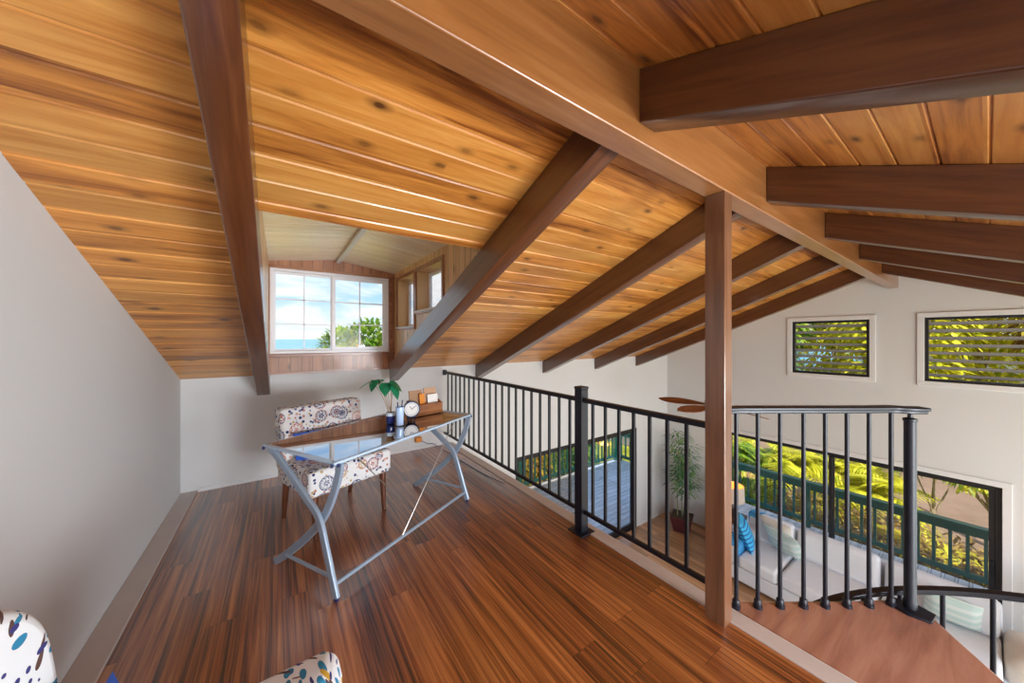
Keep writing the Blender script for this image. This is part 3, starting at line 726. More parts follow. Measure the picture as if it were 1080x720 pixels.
# clock
M['clockrim'] = mat_plain('dark_clock_rim', (0.03, 0.05, 0.11), 0.2, metal=0.6)
M['clockface'] = mat_plain('cream_face', (0.74, 0.71, 0.68), 0.5, var=0.02)
M['brown'] = mat_wood('organizer_wood', (0.16, 0.05, 0.012), (0.28, 0.10, 0.03), (0.38, 0.16, 0.055), 0.4, 'x', 9, 4)
ckp = (0.895, 2.72); ca = math.atan2(-ckp[0], ckp[1])      # dial turned to the viewer
ck = thing('alarm_clock', 'round cream-faced alarm clock with dark rim on desk', 'clock', (ckp[0], ckp[1], DT), -math.atan2(ckp[0], ckp[1])*0.8)
# dial faces local -y
def disc(mb, r0, r1, y0, y1, zc, seg=32):
    prof = [(r0, y0), (r1, y0), (r1, y1), (r0, y1)]
    vs = []; fs = []
    for j in range(seg):
        a = 2*math.pi*j/seg
        for r_, y_ in prof: vs.append((r_*math.cos(a), y_, zc+r_*math.sin(a)))
    for j in range(seg):
        for i in range(4):
            fs.append((j*4+i, j*4+(i+1) % 4, ((j+1) % seg)*4+(i+1) % 4, ((j+1) % seg)*4+i))
    return mb.add(vs, fs)
ZC = .088; RC = .066
disc(MB(), RC-.008, RC, -.026, .026, ZC).build('rim', M['clockrim'], ck, smooth=True)
disc(MB(), .0005, RC-.007, -.018, .02, ZC).build('dial', M['clockface'], ck)
hm = MB()
for a, L in ((R(38), .045), (R(118), .03)):
    d = Vector((math.cos(a), 0, math.sin(a))); c = Vector((0, -.020, ZC))
    hm.tube([c, c+d*L], .0022, 6)
hm.build('hands', M['cap'], ck)
disc(MB(), .047, .0485, -.0188, -.017, ZC).build('minute_ring', M['cap'], ck)
for sx_ in (-1, 1): MB().tube([(sx_*.02, 0, 0), (sx_*.028, 0, ZC-RC+.012)], .006, 8).build('foot', M['clockrim'], ck, smooth=True)
# letter organizer
og = thing('letter_organizer', 'brown wooden letter organizer standing behind the clock', 'organizer', (1.06, 2.86, DT), R(12))
MB().box((-.15, -.055, 0), (.15, -.043, .095)).build('front_panel', M['brown'], og, bevel=.003)
MB().box((-.15, .043, 0), (.15, .055, .13)).build('back_panel', M['brown'], og, bevel=.003)
for s_ in (-1, 1):
    MB().prism([(-.043, 0), (.043, 0), (.043, .13), (-.043, .095)], 'x', s_*.15-(.0 if s_ < 0 else .012), s_*.15+(.012 if s_ < 0 else 0)).build('side_panel', M['brown'], og, bevel=.002)
MB().box((-.138, -.043, 0), (.138, .043, .008)).build('bottom_panel', M['brown'], og)
MB().box((-.006, -.043, .008), (.006, .043, .10)).build('divider', M['brown'], og)
M['kraft'] = mat_plain('kraft_card', (0.36, 0.21, 0.12), 0.8, var=0.08)
M['kraft2'] = mat_plain('tan_card', (0.48, 0.29, 0.18), 0.8, var=0.06)
M['paper'] = mat_plain('white_card', (0.75, 0.73, 0.70), 0.8, var=0.05, scale=40)
def card(w, h, x, y, mat, label, name='notebook', cat='notebook', tilt=8, th=.012):
    o = MB().box((-w/2, -th/2, 0), (w/2, th/2, h)).build(name, mat, None, bevel=.002)
    c_, s_ = math.cos(R(12)), math.sin(R(12))
    o.location = (1.06+c_*x-s_*y, 2.86+s_*x+c_*y, DT+.009); o.rotation_euler = (R(-tilt), 0, R(12)); return tag(o, label, cat)
card(.125, .205, -.073, .012, M['kraft'], 'brown kraft notebook in the left slot of the organizer')
card(.125, .215, .073, .012, M['kraft2'], 'tan notebook in the right slot behind the white card')
card(.105, .16, .078, -.020, M['paper'], 'white greeting card in the right slot of the organizer', 'greeting_card', 'card', th=.003)
card(.05, .175, -.03, -.020, M['orange'], 'small orange booklet in the left slot of the organizer', 'booklet', 'booklet', th=.006)

# ------------------------------------------------------------------ desk chair
CA = R(20)
dc = thing('upholstered_chair', 'armless chair in navy and coral medallion fabric tucked behind desk', 'chair', (0.385, 3.03, 0), CA)
MB().box((-.325, -.27, .305), (.325, .27, .495)).build('seat', M['suzani'], dc, bevel=.03, bseg=4)
bk = MB().prism([(.13, .40), (.30, .40), (.345, .875), (.195, .875)], 'x', -.325, .325).build('backrest', M['suzani'], dc, bevel=.032, bseg=4)
for x, y, ly in ((-.27, -.22, -.02), (.27, -.22, -.02), (-.27, .24, .05), (.27, .24, .05)):
    MB().tube([(x, y, .33), (x, y, .29), (x, y+ly, 0)], [.027, .026, .016], 10).build('leg', M['legwood'], dc, smooth=True)
cc = cushion(.60, .11, .30).build('lumbar_cushion', M['bluefab'], None, smooth=True)
cc.rotation_euler = (R(-6), 0, CA); cl_ = Vector((0.385, 3.03, 0)) + Matrix.Rotation(CA, 3, 'Z') @ Vector((0.02, .085, .545)); cc.location = cl_
tag(cc, 'plain blue cushion leaning on the medallion chair back', 'cushion')

# ------------------------------------------------------------------ foreground armchair
FA = R(-8)
ac = thing('armchair', 'leaf-print armchair at the near wall, cut by the picture edge', 'armchair', (-0.198, 0.69, 0), FA)
# local: faces +x, width along y
def rounded_panel(w, h, r, n=8):
    pts = [(-w/2, 0), (w/2, 0)]
    for i in range(n+1): a = R(90*i/n); pts.append((w/2-r+r*math.cos(a), h-r+r*math.sin(a)))
    for i in range(n+1): a = R(90+90*i/n); pts.append((-w/2+r+r*math.cos(a), h-r+r*math.sin(a)))
    return pts
mb = MB().prism(rounded_panel(.74, .665, .15), 'x', -.06, .06)
mb.build('backrest', M['leafprint'], ac, bevel=.028, bseg=4, loc=(-.22, 0, .29), rot=(0, R(-7), 0))
MB().box((-.20, -.28, .22), (.20, .28, .44)).build('seat', M['leafprint'], ac, bevel=.04, bseg=4)
for s_ in (-1, 1):
    prof = [(-.20, .15), (.27, .15), (.292, .50), (.282, .555), (.255, .58), (.21, .575), (.0, .545), (-.20, .55)]
    MB().prism(prof, 'y', s_*.33-.055, s_*.33+.055).build('armrest', M['leafprint'], ac, bevel=.03, bseg=4)
for x in (-.18, .16):
    for y in (-.32, .32): MB().tube([(x, y, .17), (x, y, 0)], [.025, .015], 10).build('leg', M['legwood'], ac, smooth=True)
ap = cushion(.50, .15, .42).build('throw_pillow', M['bluefab'], None, smooth=True)
ap.location = Vector((-.205, .69, 0)) + Matrix.Rotation(FA, 3, 'Z') @ Vector((-.065, .065, .542)); ap.rotation_euler = (R(-14), 0, FA+R(90))
tag(ap, 'bright blue throw pillow on the leaf-print armchair', 'pillow')

# ------------------------------------------------------------------ wall outlet adapter and cord
tag(MB().box((1.42, YN-.055, .10), (1.50, YN-.0005, .165)).build('plug_adapter', M['orange'], bevel=.008), 'orange plug adapter low on the knee wall behind the desk', 'plug')
tag(MB().tube(smooth([(1.49, YN-.05, .12), (1.58, YN-.03, .06), (1.66, YN-.03, .04), (1.72, 4.0, .006), (1.73, 3.6, .005), (1.75, 3.1, .005), (1.80, 2.7, .010)]), .0035, 6).build('power_cord', M['cap'], smooth=True), 'thin dark power cord running along the loft edge floor', 'cord')

# ------------------------------------------------------------------ ceiling fan
FX, FY = 4.30, 1.86
fn = thing('ceiling_fan', 'brown leaf-blade ceiling fan hanging over the living room', 'fan', (FX, FY, 0))
MB().lathe([(.035, 0), (.07, .02), (.08, .09)], (0, 0, zroof(FY)-.10), 20).build('canopy', M['trimwhite'], fn, smooth=True)
MB().tube([(0, 0, .78), (0, 0, zroof(FY)-.06)], .012, 10).build('downrod', M['bronze'], fn, smooth=True)
MB().lathe([(.03, .51), (.10, .55), (.13, .61), (.13, .67), (.09, .72), (.03, .79)], seg=24).build('motor_housing', M['bronze'], fn, smooth=True)
f0 = None
for a in (99, 171, 243, 315, 27):
    if f0 is None:
        mb = MB(); vs = []; fs = []
        prof = [(.12, .02), (.20, .035), (.30, .065), (.42, .085), (.54, .08), (.63, .05), (.69, .008)]
        for s_, w_ in prof:
            for z_ in (-.004, .004): vs += [(s_, -w_, z_ + w_*.25), (s_, w_, z_ - w_*.25)]
        for i in range(len(prof)-1):
            k_ = i*4; fs += [(k_, k_+1, k_+5, k_+4), (k_+2, k_+6, k_+7, k_+3), (k_, k_+4, k_+6, k_+2), (k_+1, k_+3, k_+7, k_+5)]
        fs += [(0, 2, 3, 1), (len(vs)-4, len(vs)-3, len(vs)-1, len(vs)-2)]
        f0 = mb.add(vs, fs).build('blade', M['fan'], fn, loc=(0, 0, .62), rot=(0, 0, R(a)))
    else: pcopy(f0, (0, 0, .62), (0, 0, R(a)))

# ------------------------------------------------------------------ living room below
so = thing('sofa', 'long off-white sofa below the loft with its back to the glass door', 'sofa', (6.0, 1.2, ZL))
# local: x to the back, y along
MB().box((0, -1.36, .06), (1.08, 1.30, .28)).build('base', M['sofafab'], so, bevel=.02, bseg=3)
MB().box((.92, -1.30, .28), (1.10, 1.28, .78)).build('back_frame', M['sofafab'], so, bevel=.05, bseg=4)
MB().box((.0, 1.10, .28), (1.0, 1.30, .60)).build('arm', M['sofafab'], so, bevel=.06, bseg=4)
MB().box((.30, -1.62, .05), (1.08, -1.30, .55)).build('arm', M['creamfab'], so, bevel=.12, bseg=5)
for y0, y1 in ((.58, 1.09), (-.36, .56), (-1.29, -.38)):
    MB().box((-.02, y0, .28), (.86, y1, .47)).build('seat_cushion', M['sofafab'], so, bevel=.05, bseg=4)
for y0, y1 in ((.58, 1.09), (-.36, .56), (-1.29, -.38)):
    o = MB().box((-.10, y0+.01, 0), (.10, y1-.01, .44)).build('back_cushion', M['sofafab'], so, bevel=.07, bseg=4, loc=(.80, 0, .45), rot=(0, R(10), 0))
for x in (.06, 1.0):
    for y in (-1.28, 1.24): MB().box((x-.03, y-.03, 0), (x+.03, y+.03, .07)).build('foot', M['legwood'], so)
def put_cushion(name, w, d, h, mat, loc, rot, label, cat='pillow'):
    o = cushion(w, d, h).build(name, mat, None, smooth=True, loc=loc, rot=rot); return tag(o, label, cat)
put_cushion('throw_pillow', .46, .17, .44, M['creamfab'], (6.80, 2.02, -1.80), (R(-18), 0, R(80)), 'cream pillow leaning on the sofa back behind the seafoam one')
put_cushion('throw_pillow', .52, .17, .40, M['seafoam'], (6.58, 1.86, -1.82), (R(-26), 0, R(72)), 'pale seafoam patterned pillow in the sofa corner')
put_cushion('throw_pillow', .48, .17, .46, M['bluestripe'], (6.38, 2.32, -1.82), (R(-22), 0, R(20)), 'blue striped pillow at the lamp end of the sofa')
put_cushion('throw_pillow', .44, .15, .40, M['seafoam'], (6.62, .25, -1.83), (R(-22), 0, R(96)), 'pale seafoam pillow half hidden at the newel end of the sofa')
# blue throw over the sofa back: draped sheet with thickness
mb = MB(); n = 12; vs = []; fs = []
prof = [(6.94, -1.95), (6.92, -1.72), (6.95, -1.69), (7.02, -1.675), (7.09, -1.69), (7.115, -1.74), (7.12, -1.95)]
for i in range(n+1):
    y = 2.05 + .42*i/n
    for (x_, z_) in prof: vs.append((x_, y, z_ + .012*math.sin(i*1.9+x_*9)))
for i in range(n):
    for j in range(len(prof)-1): a = i*len(prof)+j; fs.append((a, a+1, a+1+len(prof), a+len(prof)))
o = mb.add(vs, fs).build('throw_blanket', M['bluethrow'], smooth=True); sm = o.modifiers.new('thick', 'SOLIDIFY'); sm.thickness = .018
tag(o, 'blue throw draped over the sofa back near the lamp', 'blanket')
mb = MB(); vs = []; fs = []
prof = [(2.28, -2.2), (2.285, -1.91), (2.31, -1.885), (2.40, -1.875), (2.49, -1.885), (2.515, -1.93), (2.53, -2.30)]
for i in range(n+1):
    x = 5.98 + .50*i/n
    for (y_, z_) in prof: vs.append((x, y_, z_ + .012*math.sin(i*2.1+y_*7)))
for i in range(n):
    for j in range(len(prof)-1): a = i*len(prof)+j; fs.append((a, a+1, a+1+len(prof), a+len(prof)))
o = mb.add(vs, fs).build('throw_blanket', M['bluethrow'], smooth=True); sm = o.modifiers.new('thick', 'SOLIDIFY'); sm.thickness = .018
tag(o, 'blue throw hanging over the sofa arm by the striped pillow', 'blanket')

# lamps on end tables
M['shade'] = mat_plain('linen_shade', (0.62, 0.50, 0.40), 0.8, var=0.06)
M['whiteshade'] = mat_plain('white_shade', (0.78, 0.78, 0.80), 0.7, var=0.03)
M['glow'] = None
m_, t = new_mat('glowing_shade_lining'); p_ = t.principled(Base_Color=(0.8, 0.42, 0.14), Roughness=0.8)
t.put(p_, 'Emission Color', (1.0, 0.36, 0.06)); t.put(p_, 'Emission Strength', 0.55); M['glow'] = m_
M['lampbase'] = mat_plain('dark_lamp_base', (0.05, 0.03, 0.03), 0.3, var=0.2)
M['tablewood'] = mat_wood('end_table_wood', (0.06, 0.025, 0.012), (0.12, 0.05, 0.025), (0.18, 0.08, 0.04), 0.4, 'x', 9, 3)
def end_table(loc, label, w=.5, h=.62):
    tb = thing('end_table', label, 'table', loc)
    MB().box((-w/2, -w/2, h-.03), (w/2, w/2, h)).build('tabletop', M['tablewood'], tb, bevel=.004)
    MB().box((-w/2+.03, -w/2+.03, .14), (w/2-.03, w/2-.03, .16)).build('shelf', M['tablewood'], tb, bevel=.003)
    for a in (-1, 1):
        for b in (-1, 1): MB().box((a*(w/2-.03)-.02, b*(w/2-.03)-.02, 0), (a*(w/2-.03)+.02, b*(w/2-.03)+.02, h-.03)).build('leg', M['tablewood'], tb, bevel=.003)
    return tb
def lamp(loc, label, shade, r=.2):
    lp = thing('table_lamp', label, 'lamp', loc)
    MB().lathe([(.07, 0), (.075, .015), (.03, .03), (.07, .09), (.085, .15), (.06, .22), (.02, .27)], seg=24).build('lamp_base', M['lampbase'], lp, smooth=True)
    MB().tube([(0, 0, .26), (0, 0, .42)], .008, 8).build('lamp_stem', M['bronze'], lp, smooth=True)
    MB().lathe([(r, .28), (r*.96, .56), (r*.96-.004, .56), (r-.004, .28)], seg=32).build('lamp_shade', shade, lp, smooth=True)
    MB().lathe([(r-.006, .285), (r*.96-.006, .557), (r*.96-.009, .557), (r-.009, .285)], seg=32).build('shade_lining', M['glow'], lp, smooth=True)
    MB().lathe([(.015, .40), (.035, .44), (.03, .48), (.01, .50)], seg=16).build('bulb', M['glow'], lp, smooth=True)
    l = bpy.data.lights.new('lamp_light', 'POINT'); l.energy = 2.5; l.color = (1.0, 0.62, 0.3); l.shadow_soft_size = .10
    lo = bpy.data.objects.new('lamp_light', l); COL.objects.link(lo); lo.parent = lp; lo.location = (0, 0, .52)
    return lp
end_table((6.92, 2.82, ZL), 'dark end table between the bamboo and the sofa')
lamp((6.965, 2.754, ZL+.62), 'drum lamp with glowing orange lining by the sofa end', M['shade'], .20)
end_table((6.62, -.68, ZL), 'dark end table past the newel end of the sofa')
lamp((6.62, -.62, ZL+.62), 'white-shaded lamp at the right picture edge beyond the sofa', M['whiteshade'])
# bamboo in the corner
bamleaf = mat_leaf('bamboo_leaf', [(0.03, 0.10, 0.05), (0.10, 0.26, 0.11), (0.30, 0.42, 0.12)], 4, 0.3)
M['potred'] = mat_plain('dark_red_pot', (0.10, 0.022, 0.030), 0.3, var=0.15)
M['cane'] = mat_plain('bamboo_cane', (0.20, 0.24, 0.13), 0.5, var=0.3)
bb = thing('potted_bamboo', 'tall potted bamboo in a square maroon pot in the corner', 'plant', (6.78, 3.60, ZL))
def frustum(mb, a, b, z0, z1):
    return mb.add([(-a,-a,z0),(a,-a,z0),(a,a,z0),(-a,a,z0),(-b,-b,z1),(b,-b,z1),(b,b,z1),(-b,b,z1)], [(0,3,2,1),(4,5,6,7),(0,1,5,4),(1,2,6,5),(2,3,7,6),(3,0,4,7)])
po = frustum(MB(), .14, .20, 0, .30).build('pot', M['potred'], bb, bevel=.01, rot=(0, 0, R(20)))
MB().box((-.185, -.185, .298), (.185, .185, .304)).build('soil', M['soil'], bb, rot=(0, 0, R(20)))
rng = random.Random(4)
def blade_leaf(mb, c, d, L, w, droop=.3):
    d = Vector(d).normalized(); side = d.cross(Vector((0, 0, 1)))
    if side.length < 1e-3: side = Vector((1, 0, 0))
    side.normalize(); c = Vector(c)
    pts = []
    for s_, k_ in ((0, .15), (.35, 1), (.7, .7), (1, 0.02)):
        b = c + d*L*s_ - Vector((0, 0, droop*L*s_*s_)); pts += [b - side*w*k_/2, b + side*w*k_/2]
    return mb.add(pts, [(0,1,3,2),(2,3,5,4),(4,5,7,6)])
canes = [(-.08, .05, 2.05), (.02, -.06, 1.72), (.08, .05, 1.9), (-.03, -.02, 1.55), (.05, .0, 1.35)]
for (a, b, H) in canes:
    tip = (a*1.8+rng.uniform(-.1, .1), b*1.6+rng.uniform(-.08, .08), H)
    MB().tube([(a, b, .28), ((a+tip[0])/2+.01, (b+tip[1])/2, H*.55), tip], [.012, .010, .004], 8).build('cane', M['cane'], bb, smooth=True)
    lm = MB()
    for k_ in range(150):
        s_ = rng.uniform(.32, 1.0)**.8; c = Vector((a, b, .28)).lerp(Vector(tip), s_)
        th = rng.uniform(0, 6.28); dd = Vector((math.cos(th), math.sin(th), rng.uniform(-.3, .5)))
        off = dd*rng.uniform(.02, .20)*(1.15-s_*.4); off.x = min(off.x, .20-a)
        dd.x = min(dd.x, .3); blade_leaf(lm, c+off, dd, rng.uniform(.10, .17), .03, .5)
    lm.build('foliage', bamleaf, bb)
# succulent
sc_ = thing('potted_succulent', 'pale green succulent in an orange bowl by the white lamp', 'plant', (6.44, -.47, ZL+.62))
succ = mat_leaf('succulent_leaf', [(0.12, 0.26, 0.16), (0.30, 0.46, 0.30), (0.50, 0.60, 0.36)], 12, 0.1)
MB().lathe([(.05, 0), (.09, .03), (.10, .08), (.092, .08), (.05, .05)], seg=24).build('bowl', M['orange'], sc_, smooth=True)
lm = MB()
for k_ in range(70):
    th = k_*2.4; e = .2+1.2*(k_/70); dd = Vector((math.cos(th)*math.cos(e), math.sin(th)*math.cos(e), math.sin(e)))
    blade_leaf(lm, Vector((math.cos(th)*.03, math.sin(th)*.03, .075)), dd, .13, .045, .1)
lm.build('rosette', succ, sc_)
struct(MB().box((3.4, -1.9, ZL), (6.9, 1.75, ZL+.012)).build('rug', mat_plain('beige_rug', (0.55, 0.47, 0.38), 0.95, var=0.08, bump=0.3, bscale=180), bevel=.004))
bpy.data.objects['rug'].pop('kind', None); tag(bpy.data.objects['rug'], 'plain beige rug on the living room floor before the sofa', 'rug')

# ------------------------------------------------------------------ deck outside
ZD = -2.58
def boards(mb, x0, x1, y0, y1, along, w=.14, gap=.008):
    if along == 'x':
        y = y0
        while y < y1: mb.box((x0, y, ZD-.03), (x1, min(y+w-gap, y1), ZD)); y += w
    else:
        x = x0
        while x < x1: mb.box((x, y0, ZD-.03), (min(x+w-gap, x1), y1, ZD)); x += w
    return mb
struct(boards(MB(), -1.0, 9.3, YN+.15, 7.15, 'x').build('floor_deck_north', M['deck']))
struct(boards(MB(), XR+.15, 9.3, -5.0, YN+.149, 'x').build('floor_deck_east', M['deck']))
struct(MB().box((-1.0, YN+.16, ZD-.25), (9.25, 7.1, ZD-.04)).box((XR+.16, -5, ZD-.25), (9.25, YN, ZD-.04)).build('deck_substructure', M['green']))
def deck_rail(name, label, p0, p1, posts):
    a = math.atan2(p1[1]-p0[1], p1[0]-p0[0]); L = math.hypot(p1[0]-p0[0], p1[1]-p0[1])
    r_ = thing(name, label, 'railing', (p0[0], p0[1], ZD), a, 'green deck railings')
    MB().box((0, -.075, .93), (L, .075, .97)).build('cap_rail', M['green'], r_, bevel=.006)
    MB().box((0, -.02, .80), (L, .02, .93)).build('top_rail', M['green'], r_, bevel=.004)
    MB().box((0, -.02, .10), (L, .02, .19)).build('bottom_rail', M['green'], r_, bevel=.004)
    q = None; n = int(L/.17)
    for i in range(n):
        x = (i+.5)*L/n
        if q is None: q = MB().box((-.02, -.02, .19), (.02, .02, .80)).build('picket', M['green'], r_, loc=(x, 0, 0))
        else:
            c = q.copy(); COL.objects.link(c); c.location = (x, 0, 0)
    q = None
    for x in posts:
        if q is None: q = MB().box((-.045, -.045, 0), (.045, .045, .93)).build('rail_post', M['green'], r_, loc=(x, 0, 0))
        else: c = q.copy(); COL.objects.link(c); c.location = (x, 0, 0)
deck_rail('deck_railing', 'green wooden deck railing beyond the wide glass door', (9.22, -3.0), (9.22, 7.0), (0.05, 5.2, 9.95))
deck_rail('deck_railing', 'green deck railing seen through the eave-wall sliding door', (1.0, 7.05), (9.2, 7.05), (0.05, 4.2, 8.1))
# deck lounge chair
dcw = mat_plain('grey_brown_wicker', (0.20, 0.16, 0.14), 0.7, var=0.25, scale=60, bump=0.4, bscale=120)
lc = thing('deck_chair', 'grey-brown deck chair just outside the eave-wall door', 'chair', (3.55, 5.2, ZD), R(10))
MB().box((-.30, -.30, .30), (.30, .32, .40)).build('seat', dcw, lc, bevel=.03, bseg=3)
MB().prism([(.26, .36), (.36, .36), (.46, .92), (.38, .94)], 'x', -.30, .30).build('backrest', dcw, lc, bevel=.03, bseg=3)
for s_ in (-1, 1):
    MB().tube(smooth([(s_*.33, -.30, 0), (s_*.33, -.32, .50), (s_*.33, -.22, .62), (s_*.33, .20, .60), (s_*.33, .40, .56)]), .022, 8).build('arm', M['black'], lc, smooth=True)
    MB().tube([(s_*.33, .36, .58), (s_*.33, .38, 0)], .02, 8).build('leg', M['black'], lc, smooth=True)

# ------------------------------------------------------------------ grounds, sea, trees
def mat_ground(name, a, b, c, sc):
    m, t = new_mat(name); o = t.obj(); n = t.noise(o, sc, 6, 0.7); n2 = t.noise(o, sc*9, 4, 0.7)
    col = t.ramp(t.math('ADD', t.math('MULTIPLY', n, .6), t.math('MULTIPLY', n2, .4)), [(0.35, a), (0.5, b), (0.65, c)])
    p = t.principled(Base_Color=col, Roughness=0.95); t.put(p, 'Specular IOR Level', 0.1); return m
ZG = -3.6
M['grass'] = mat_ground('sunlit_grass', (0.10, 0.13, 0.01), (0.40, 0.34, 0.03), (0.62, 0.50, 0.08), 0.8)
M['tar'] = mat_ground('pale_asphalt', (0.20, 0.135, 0.095), (0.25, 0.17, 0.125), (0.29, 0.20, 0.15), 0.6)
struct(MB().box((-40, -40, ZG-.3), (13.0, 60, ZG)).box((13.0, -40, ZG-.3), (60, 60, ZG-.02)).build('ground_lawn', M['grass']))
struct(MB().box((13.4, -14, ZG-.1), (21.5, 34, ZG+.02)).build('road_driveway', M['tar']))
m_, t = new_mat('sea_water'); o_ = t.obj()
p_ = t.principled(Base_Color=t.ramp(t.noise(o_, .004, 4), [(0.35, (0.02, 0.20, 0.36)), (0.65, (0.04, 0.34, 0.52))]), Roughness=0.35)
t.put(p_, 'Normal', t.bump(t.noise(o_, .3, 4), 0.2, 0.5)); M['sea'] = m_
struct(MB().box((-30000, 90, -41), (30000, 30000, -40)).build('sea', M['sea']))
def vary(c, f): return tuple(min(1, x*f) for x in c)
LEAF = {
 'yellow': mat_leaf('yellow_green_leaf', [(0.24, 0.32, 0.01), (0.66, 0.64, 0.03), (0.90, 0.82, 0.10)], 1.2, 0.4),
 'green': mat_leaf('mid_green_leaf', [(0.05, 0.16, 0.01), (0.20, 0.38, 0.03), (0.50, 0.58, 0.06)], 1.2, 0.35),
 'gold': mat_leaf('golden_leaf', [(0.40, 0.22, 0.01), (0.78, 0.50, 0.02), (0.88, 0.70, 0.10)], 1.2, 0.4),
 'olive': mat_leaf('dry_brown_leaf', [(0.06, 0.04, 0.01), (0.28, 0.17, 0.05), (0.52, 0.36, 0.10)], 1.5, 0.3),
 'red': mat_leaf('reddish_leaf', [(0.16, 0.05, 0.03), (0.40, 0.30, 0.04), (0.62, 0.52, 0.06)], 1.5, 0.35)}
def leafcloud(mb, rng, c, rad, n, L, w, flat=1.0):
    c = Vector(c)
    for i in range(n):
        d = Vector((rng.gauss(0, 1), rng.gauss(0, 1), rng.gauss(0, 1)*.8)).normalized()
        r_ = rng.uniform(.45, 1.0)**.6
        p = c + Vector((d.x*rad[0]*r_, d.y*rad[1]*r_, d.z*rad[2]*r_))
        dd = (d + Vector((rng.uniform(-.7, .7), rng.uniform(-.7, .7), rng.uniform(-.6, .5))))
        blade_leaf(mb, p, dd, L*rng.uniform(.6, 1.3), w*rng.uniform(.7, 1.2), .3)
def tree(label, loc, H, lobes, mat, seed, L=.35, w=.14, trunk_r=.12, cat='tree', name='leafy_tree', group=None, n=900, branches=3):
    rng = random.Random(seed); tr = thing(name, label, cat, loc, 0, group)
    cr = MB()
    for (c, rad) in lobes: leafcloud(cr, rng, c, rad, int(n/len(lobes)), L, w)
    cr.build('crown', mat, tr)
    tm = MB()
    tm.tube([(0, 0, -.1), (rng.uniform(-.1, .1), rng.uniform(-.1, .1), H*.35), (rng.uniform(-.15, .15), rng.uniform(-.15, .15), H*.7)], [trunk_r, trunk_r*.8, trunk_r*.5], 8)
    for (c, rad) in lobes[:branches]: tm.tube([(0, 0, H*.35), tuple(Vector(c)*.6+Vector((0, 0, H*.2))), c], [trunk_r*.55, trunk_r*.4, trunk_r*.15], 6)
    tm.build('trunk', M['bark'], tr, smooth=True); return tr
def frond_plant(label, loc, H, mat, seed, nf=22, FL=1.5, name='palm_shrub', cat='palm', trunk=.09, group=None):
    rng = random.Random(seed); tr = thing(name, label, cat, loc, 0, group)
    MB().tube([(0, 0, -.1), (.05, .03, H*.5), (0.02, -.04, H)], [trunk, trunk*.85, trunk*.7], 8).build('trunk', M['bark'], tr, smooth=True)
    fm = MB()
    for i in range(nf):
        th = i*2.399+rng.uniform(-.3, .3); e = rng.uniform(-.25, 1.25)
        d = Vector((math.cos(th)*math.cos(e), math.sin(th)*math.cos(e), math.sin(e))); side = d.cross(Vector((0, 0, 1))).normalized()
        FLi = FL*rng.uniform(.75, 1.1)
        pts = []
        for s_ in [k_/9 for k_ in range(10)]:
            pts.append(Vector((0.02, -.04, H)) + d*FLi*s_ - Vector((0, 0, .55*FLi*s_*s_)))
        fm.tube(pts, [.012*(1-.8*k_/9) for k_ in range(10)], 4)
        for k_ in range(1, 10):
            for sg in (-1, 1):
                for h_ in (0, .5):
                    p = pts[k_]*(1-h_) + pts[k_-1]*h_
                    dd = side*sg + d*.55 - Vector((0, 0, .25)); l_ = FLi*.34*math.sin(math.pi*min(1, .15+k_/11))
                    blade_leaf(fm, p, dd, l_, l_*.11+.012, .35)
    fm.build('fronds', mat, tr); return tr
# tree seen through the dormer window
tree('round leafy green tree outside the dormer window against the sea', (2.55, 14.0, ZG), 5.6, [((-.55, 0, 4.6), (.75, .8, .75)), ((.35, 0, 4.75), (.9, .9, .95)), ((.9, .2, 4.3), (.7, .8, .7)), ((-.1, .2, 3.6), (1.2, 1.1, .8))], LEAF['green'], 3, .40, .12, n=4200)
tree('yellow-green bush top beside the tree outside the dormer window', (3.75, 13.2, ZG), 5.0, [((0, 0, 4.3), (.75, .8, .75)), ((.3, 0, 3.5), (.9, .9, .8))], LEAF['yellow'], 8, .34, .09, n=1500)
# planting behind the eastern deck railing
spots = [(12.6, 5.0, 1.2, 'yellow'), (12.0, 4.1, 1.2, 'green'), (12.2, 3.3, 1.35, 'yellow'), (12.8, 2.55, 1.35, 'yellow'), (12.4, 1.75, 1.1, 'yellow'), (13.4, 6.4, 1.1, 'green')]
plab = ['bright yellow palm behind the deck railing, second from the lamp', 'mid-green palm behind the deck railing above the lamp shade', 'low yellow palm against the deck railing left of the door mullion', 'tall yellow palm right behind the door mullion',
        'shorter yellow palm behind the railing by the newel', 'green palm farthest along the deck railing toward the corner']
for i, ((x, y, h_, mt), lb) in enumerate(zip(spots, plab)): frond_plant(lb, (x, y, ZG), h_, LEAF[mt], 20+i, 30, 1.5, group='palms along the deck')
for i, (x, y, mt, lb) in enumerate([(11.0, .9, 'olive', 'dry brown shrub behind the railing pickets near the newel'), (11.0, 0.0, 'olive', 'dry brown shrub behind the railing pickets, right of the newel'), (11.1, 1.9, 'olive', 'brown low shrub behind the railing pickets, middle of the door'),
                                  (11.0, -.9, 'red', 'reddish low shrub at the right end of the deck view'), (11.0, 3.0, 'olive', 'brown-leaved shrub low behind the railing left of the mullion'), (10.9, 4.2, 'green', 'green shrub low behind the railing beside the lamp')]):
    tree(lb, (x, y, ZG), 1.0, [((0, -.2, .55), (.5, .55, .5)), ((.1, .35, .6), (.5, .5, .5)), ((-.2, 0, .3), (.5, .5, .35))], LEAF[mt], 40+i, .22, .07, .04, 'shrub', 'garden_shrub', 'shrubs behind the deck railing', 500)
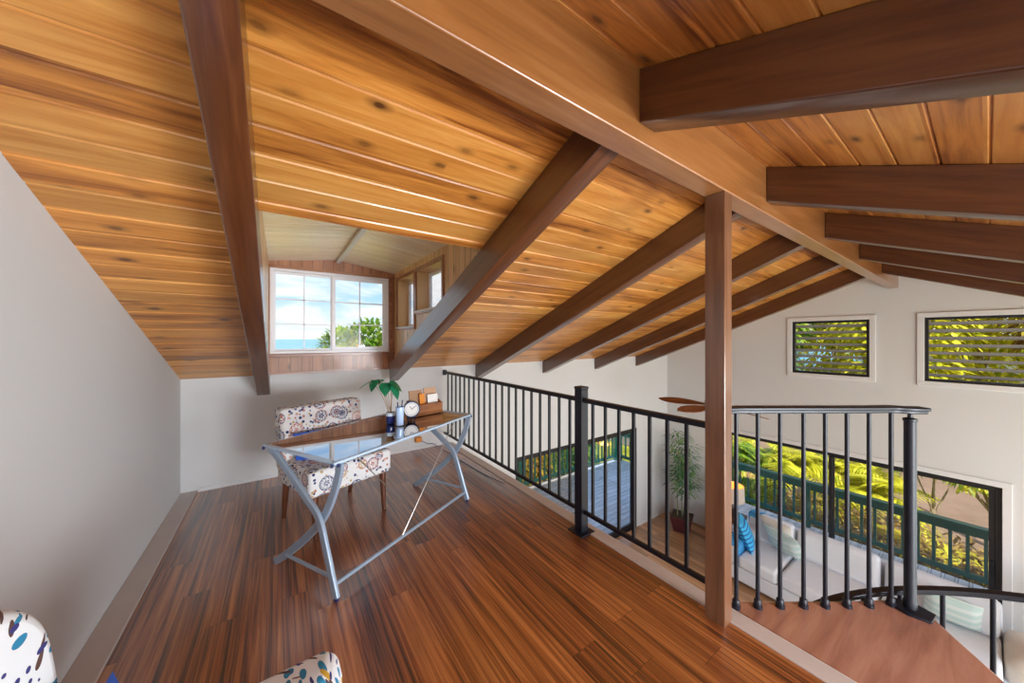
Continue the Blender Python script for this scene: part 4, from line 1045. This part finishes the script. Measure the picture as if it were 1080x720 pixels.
# slim trees by the driveway
tree('slim flat-topped young tree standing by the driveway', (12.9, .74, ZG), 2.3, [((0, .45, 1.98), (.45, .45, .14)), ((0, -.42, 1.95), (.45, .4, .14)), ((0, 0, 2.1), (.4, .4, .16))], LEAF['green'], 61, .22, .08, .035, n=420)
tree('pale-trunked tree with thin yellow leaves at the right of the deck', (13.9, -.1, ZG), 2.3, [((0, .75, 1.75), (.3, .32, .16)), ((0, .3, 1.6), (.3, .3, .2)), ((0, -.3, 1.45), (.3, .35, .2)), ((.1, .1, 1.85), (.3, .3, .15))], LEAF['yellow'], 62, .22, .09, .085, n=420)
# tall trees behind the louvre windows
for i, (x, y, h_, mt, lb) in enumerate([(22.8, 7.6, 9.0, 'green', 'tall green tree behind the first louvre window, its left half'), (27.6, 5.2, 9.5, 'yellow', 'tall yellow-green tree behind the first louvre window, its right half'), (22.8, 2.3, 9.2, 'yellow', 'tall bright yellow tree between the two louvre windows'),
                                      (27.6, .2, 9.6, 'yellow', 'tall yellow-green tree behind the second louvre window'), (22.8, -2.7, 9.0, 'red', 'tall red-tinged tree at the right end of the tree row'), (27.6, 10.6, 9.0, 'green', 'tall green tree at the left end of the tree row')]):
    tree(lb, (x, y, ZG), h_, [((0, 0, 7.2), (1.7, 1.9, 1.6)), ((.3, .9, 6.0), (1.6, 1.6, 1.6)), ((0, -.9, 5.8), (1.6, 1.6, 1.6)), ((-.2, 0, 4.0), (1.7, 1.9, 1.5)), ((0, .3, 2.4), (1.7, 1.9, 1.4))], LEAF[mt], 70+i, .42, .17, .16, group='tall trees beyond the driveway', n=5000)
# shrubs behind the northern deck railing
for i, (x, y, mt, lb) in enumerate([(4.6, 8.6, 'gold', 'golden shrub behind the north deck railing, leftmost in view'), (5.7, 8.7, 'yellow', 'yellow shrub behind the north deck railing, beside the golden one'), (6.8, 8.8, 'gold', 'gold-green shrub behind the north railing, before the loft post'),
                                  (8.0, 8.8, 'green', 'green shrub behind the north railing at the right of the loft post'), (9.4, 8.9, 'green', 'green shrub behind the corner of the north deck railing')]):
    tree(lb, (x, y, ZG), 1.8, [((0, 0, 1.5), (.65, .5, .7)), ((.2, .1, .8), (.7, .6, .7)), ((-.3, 0, 1.0), (.6, .5, .6))], LEAF[mt], 90+i, .28, .09, .05, 'shrub', 'garden_shrub', 'shrubs behind the north deck railing', 700)
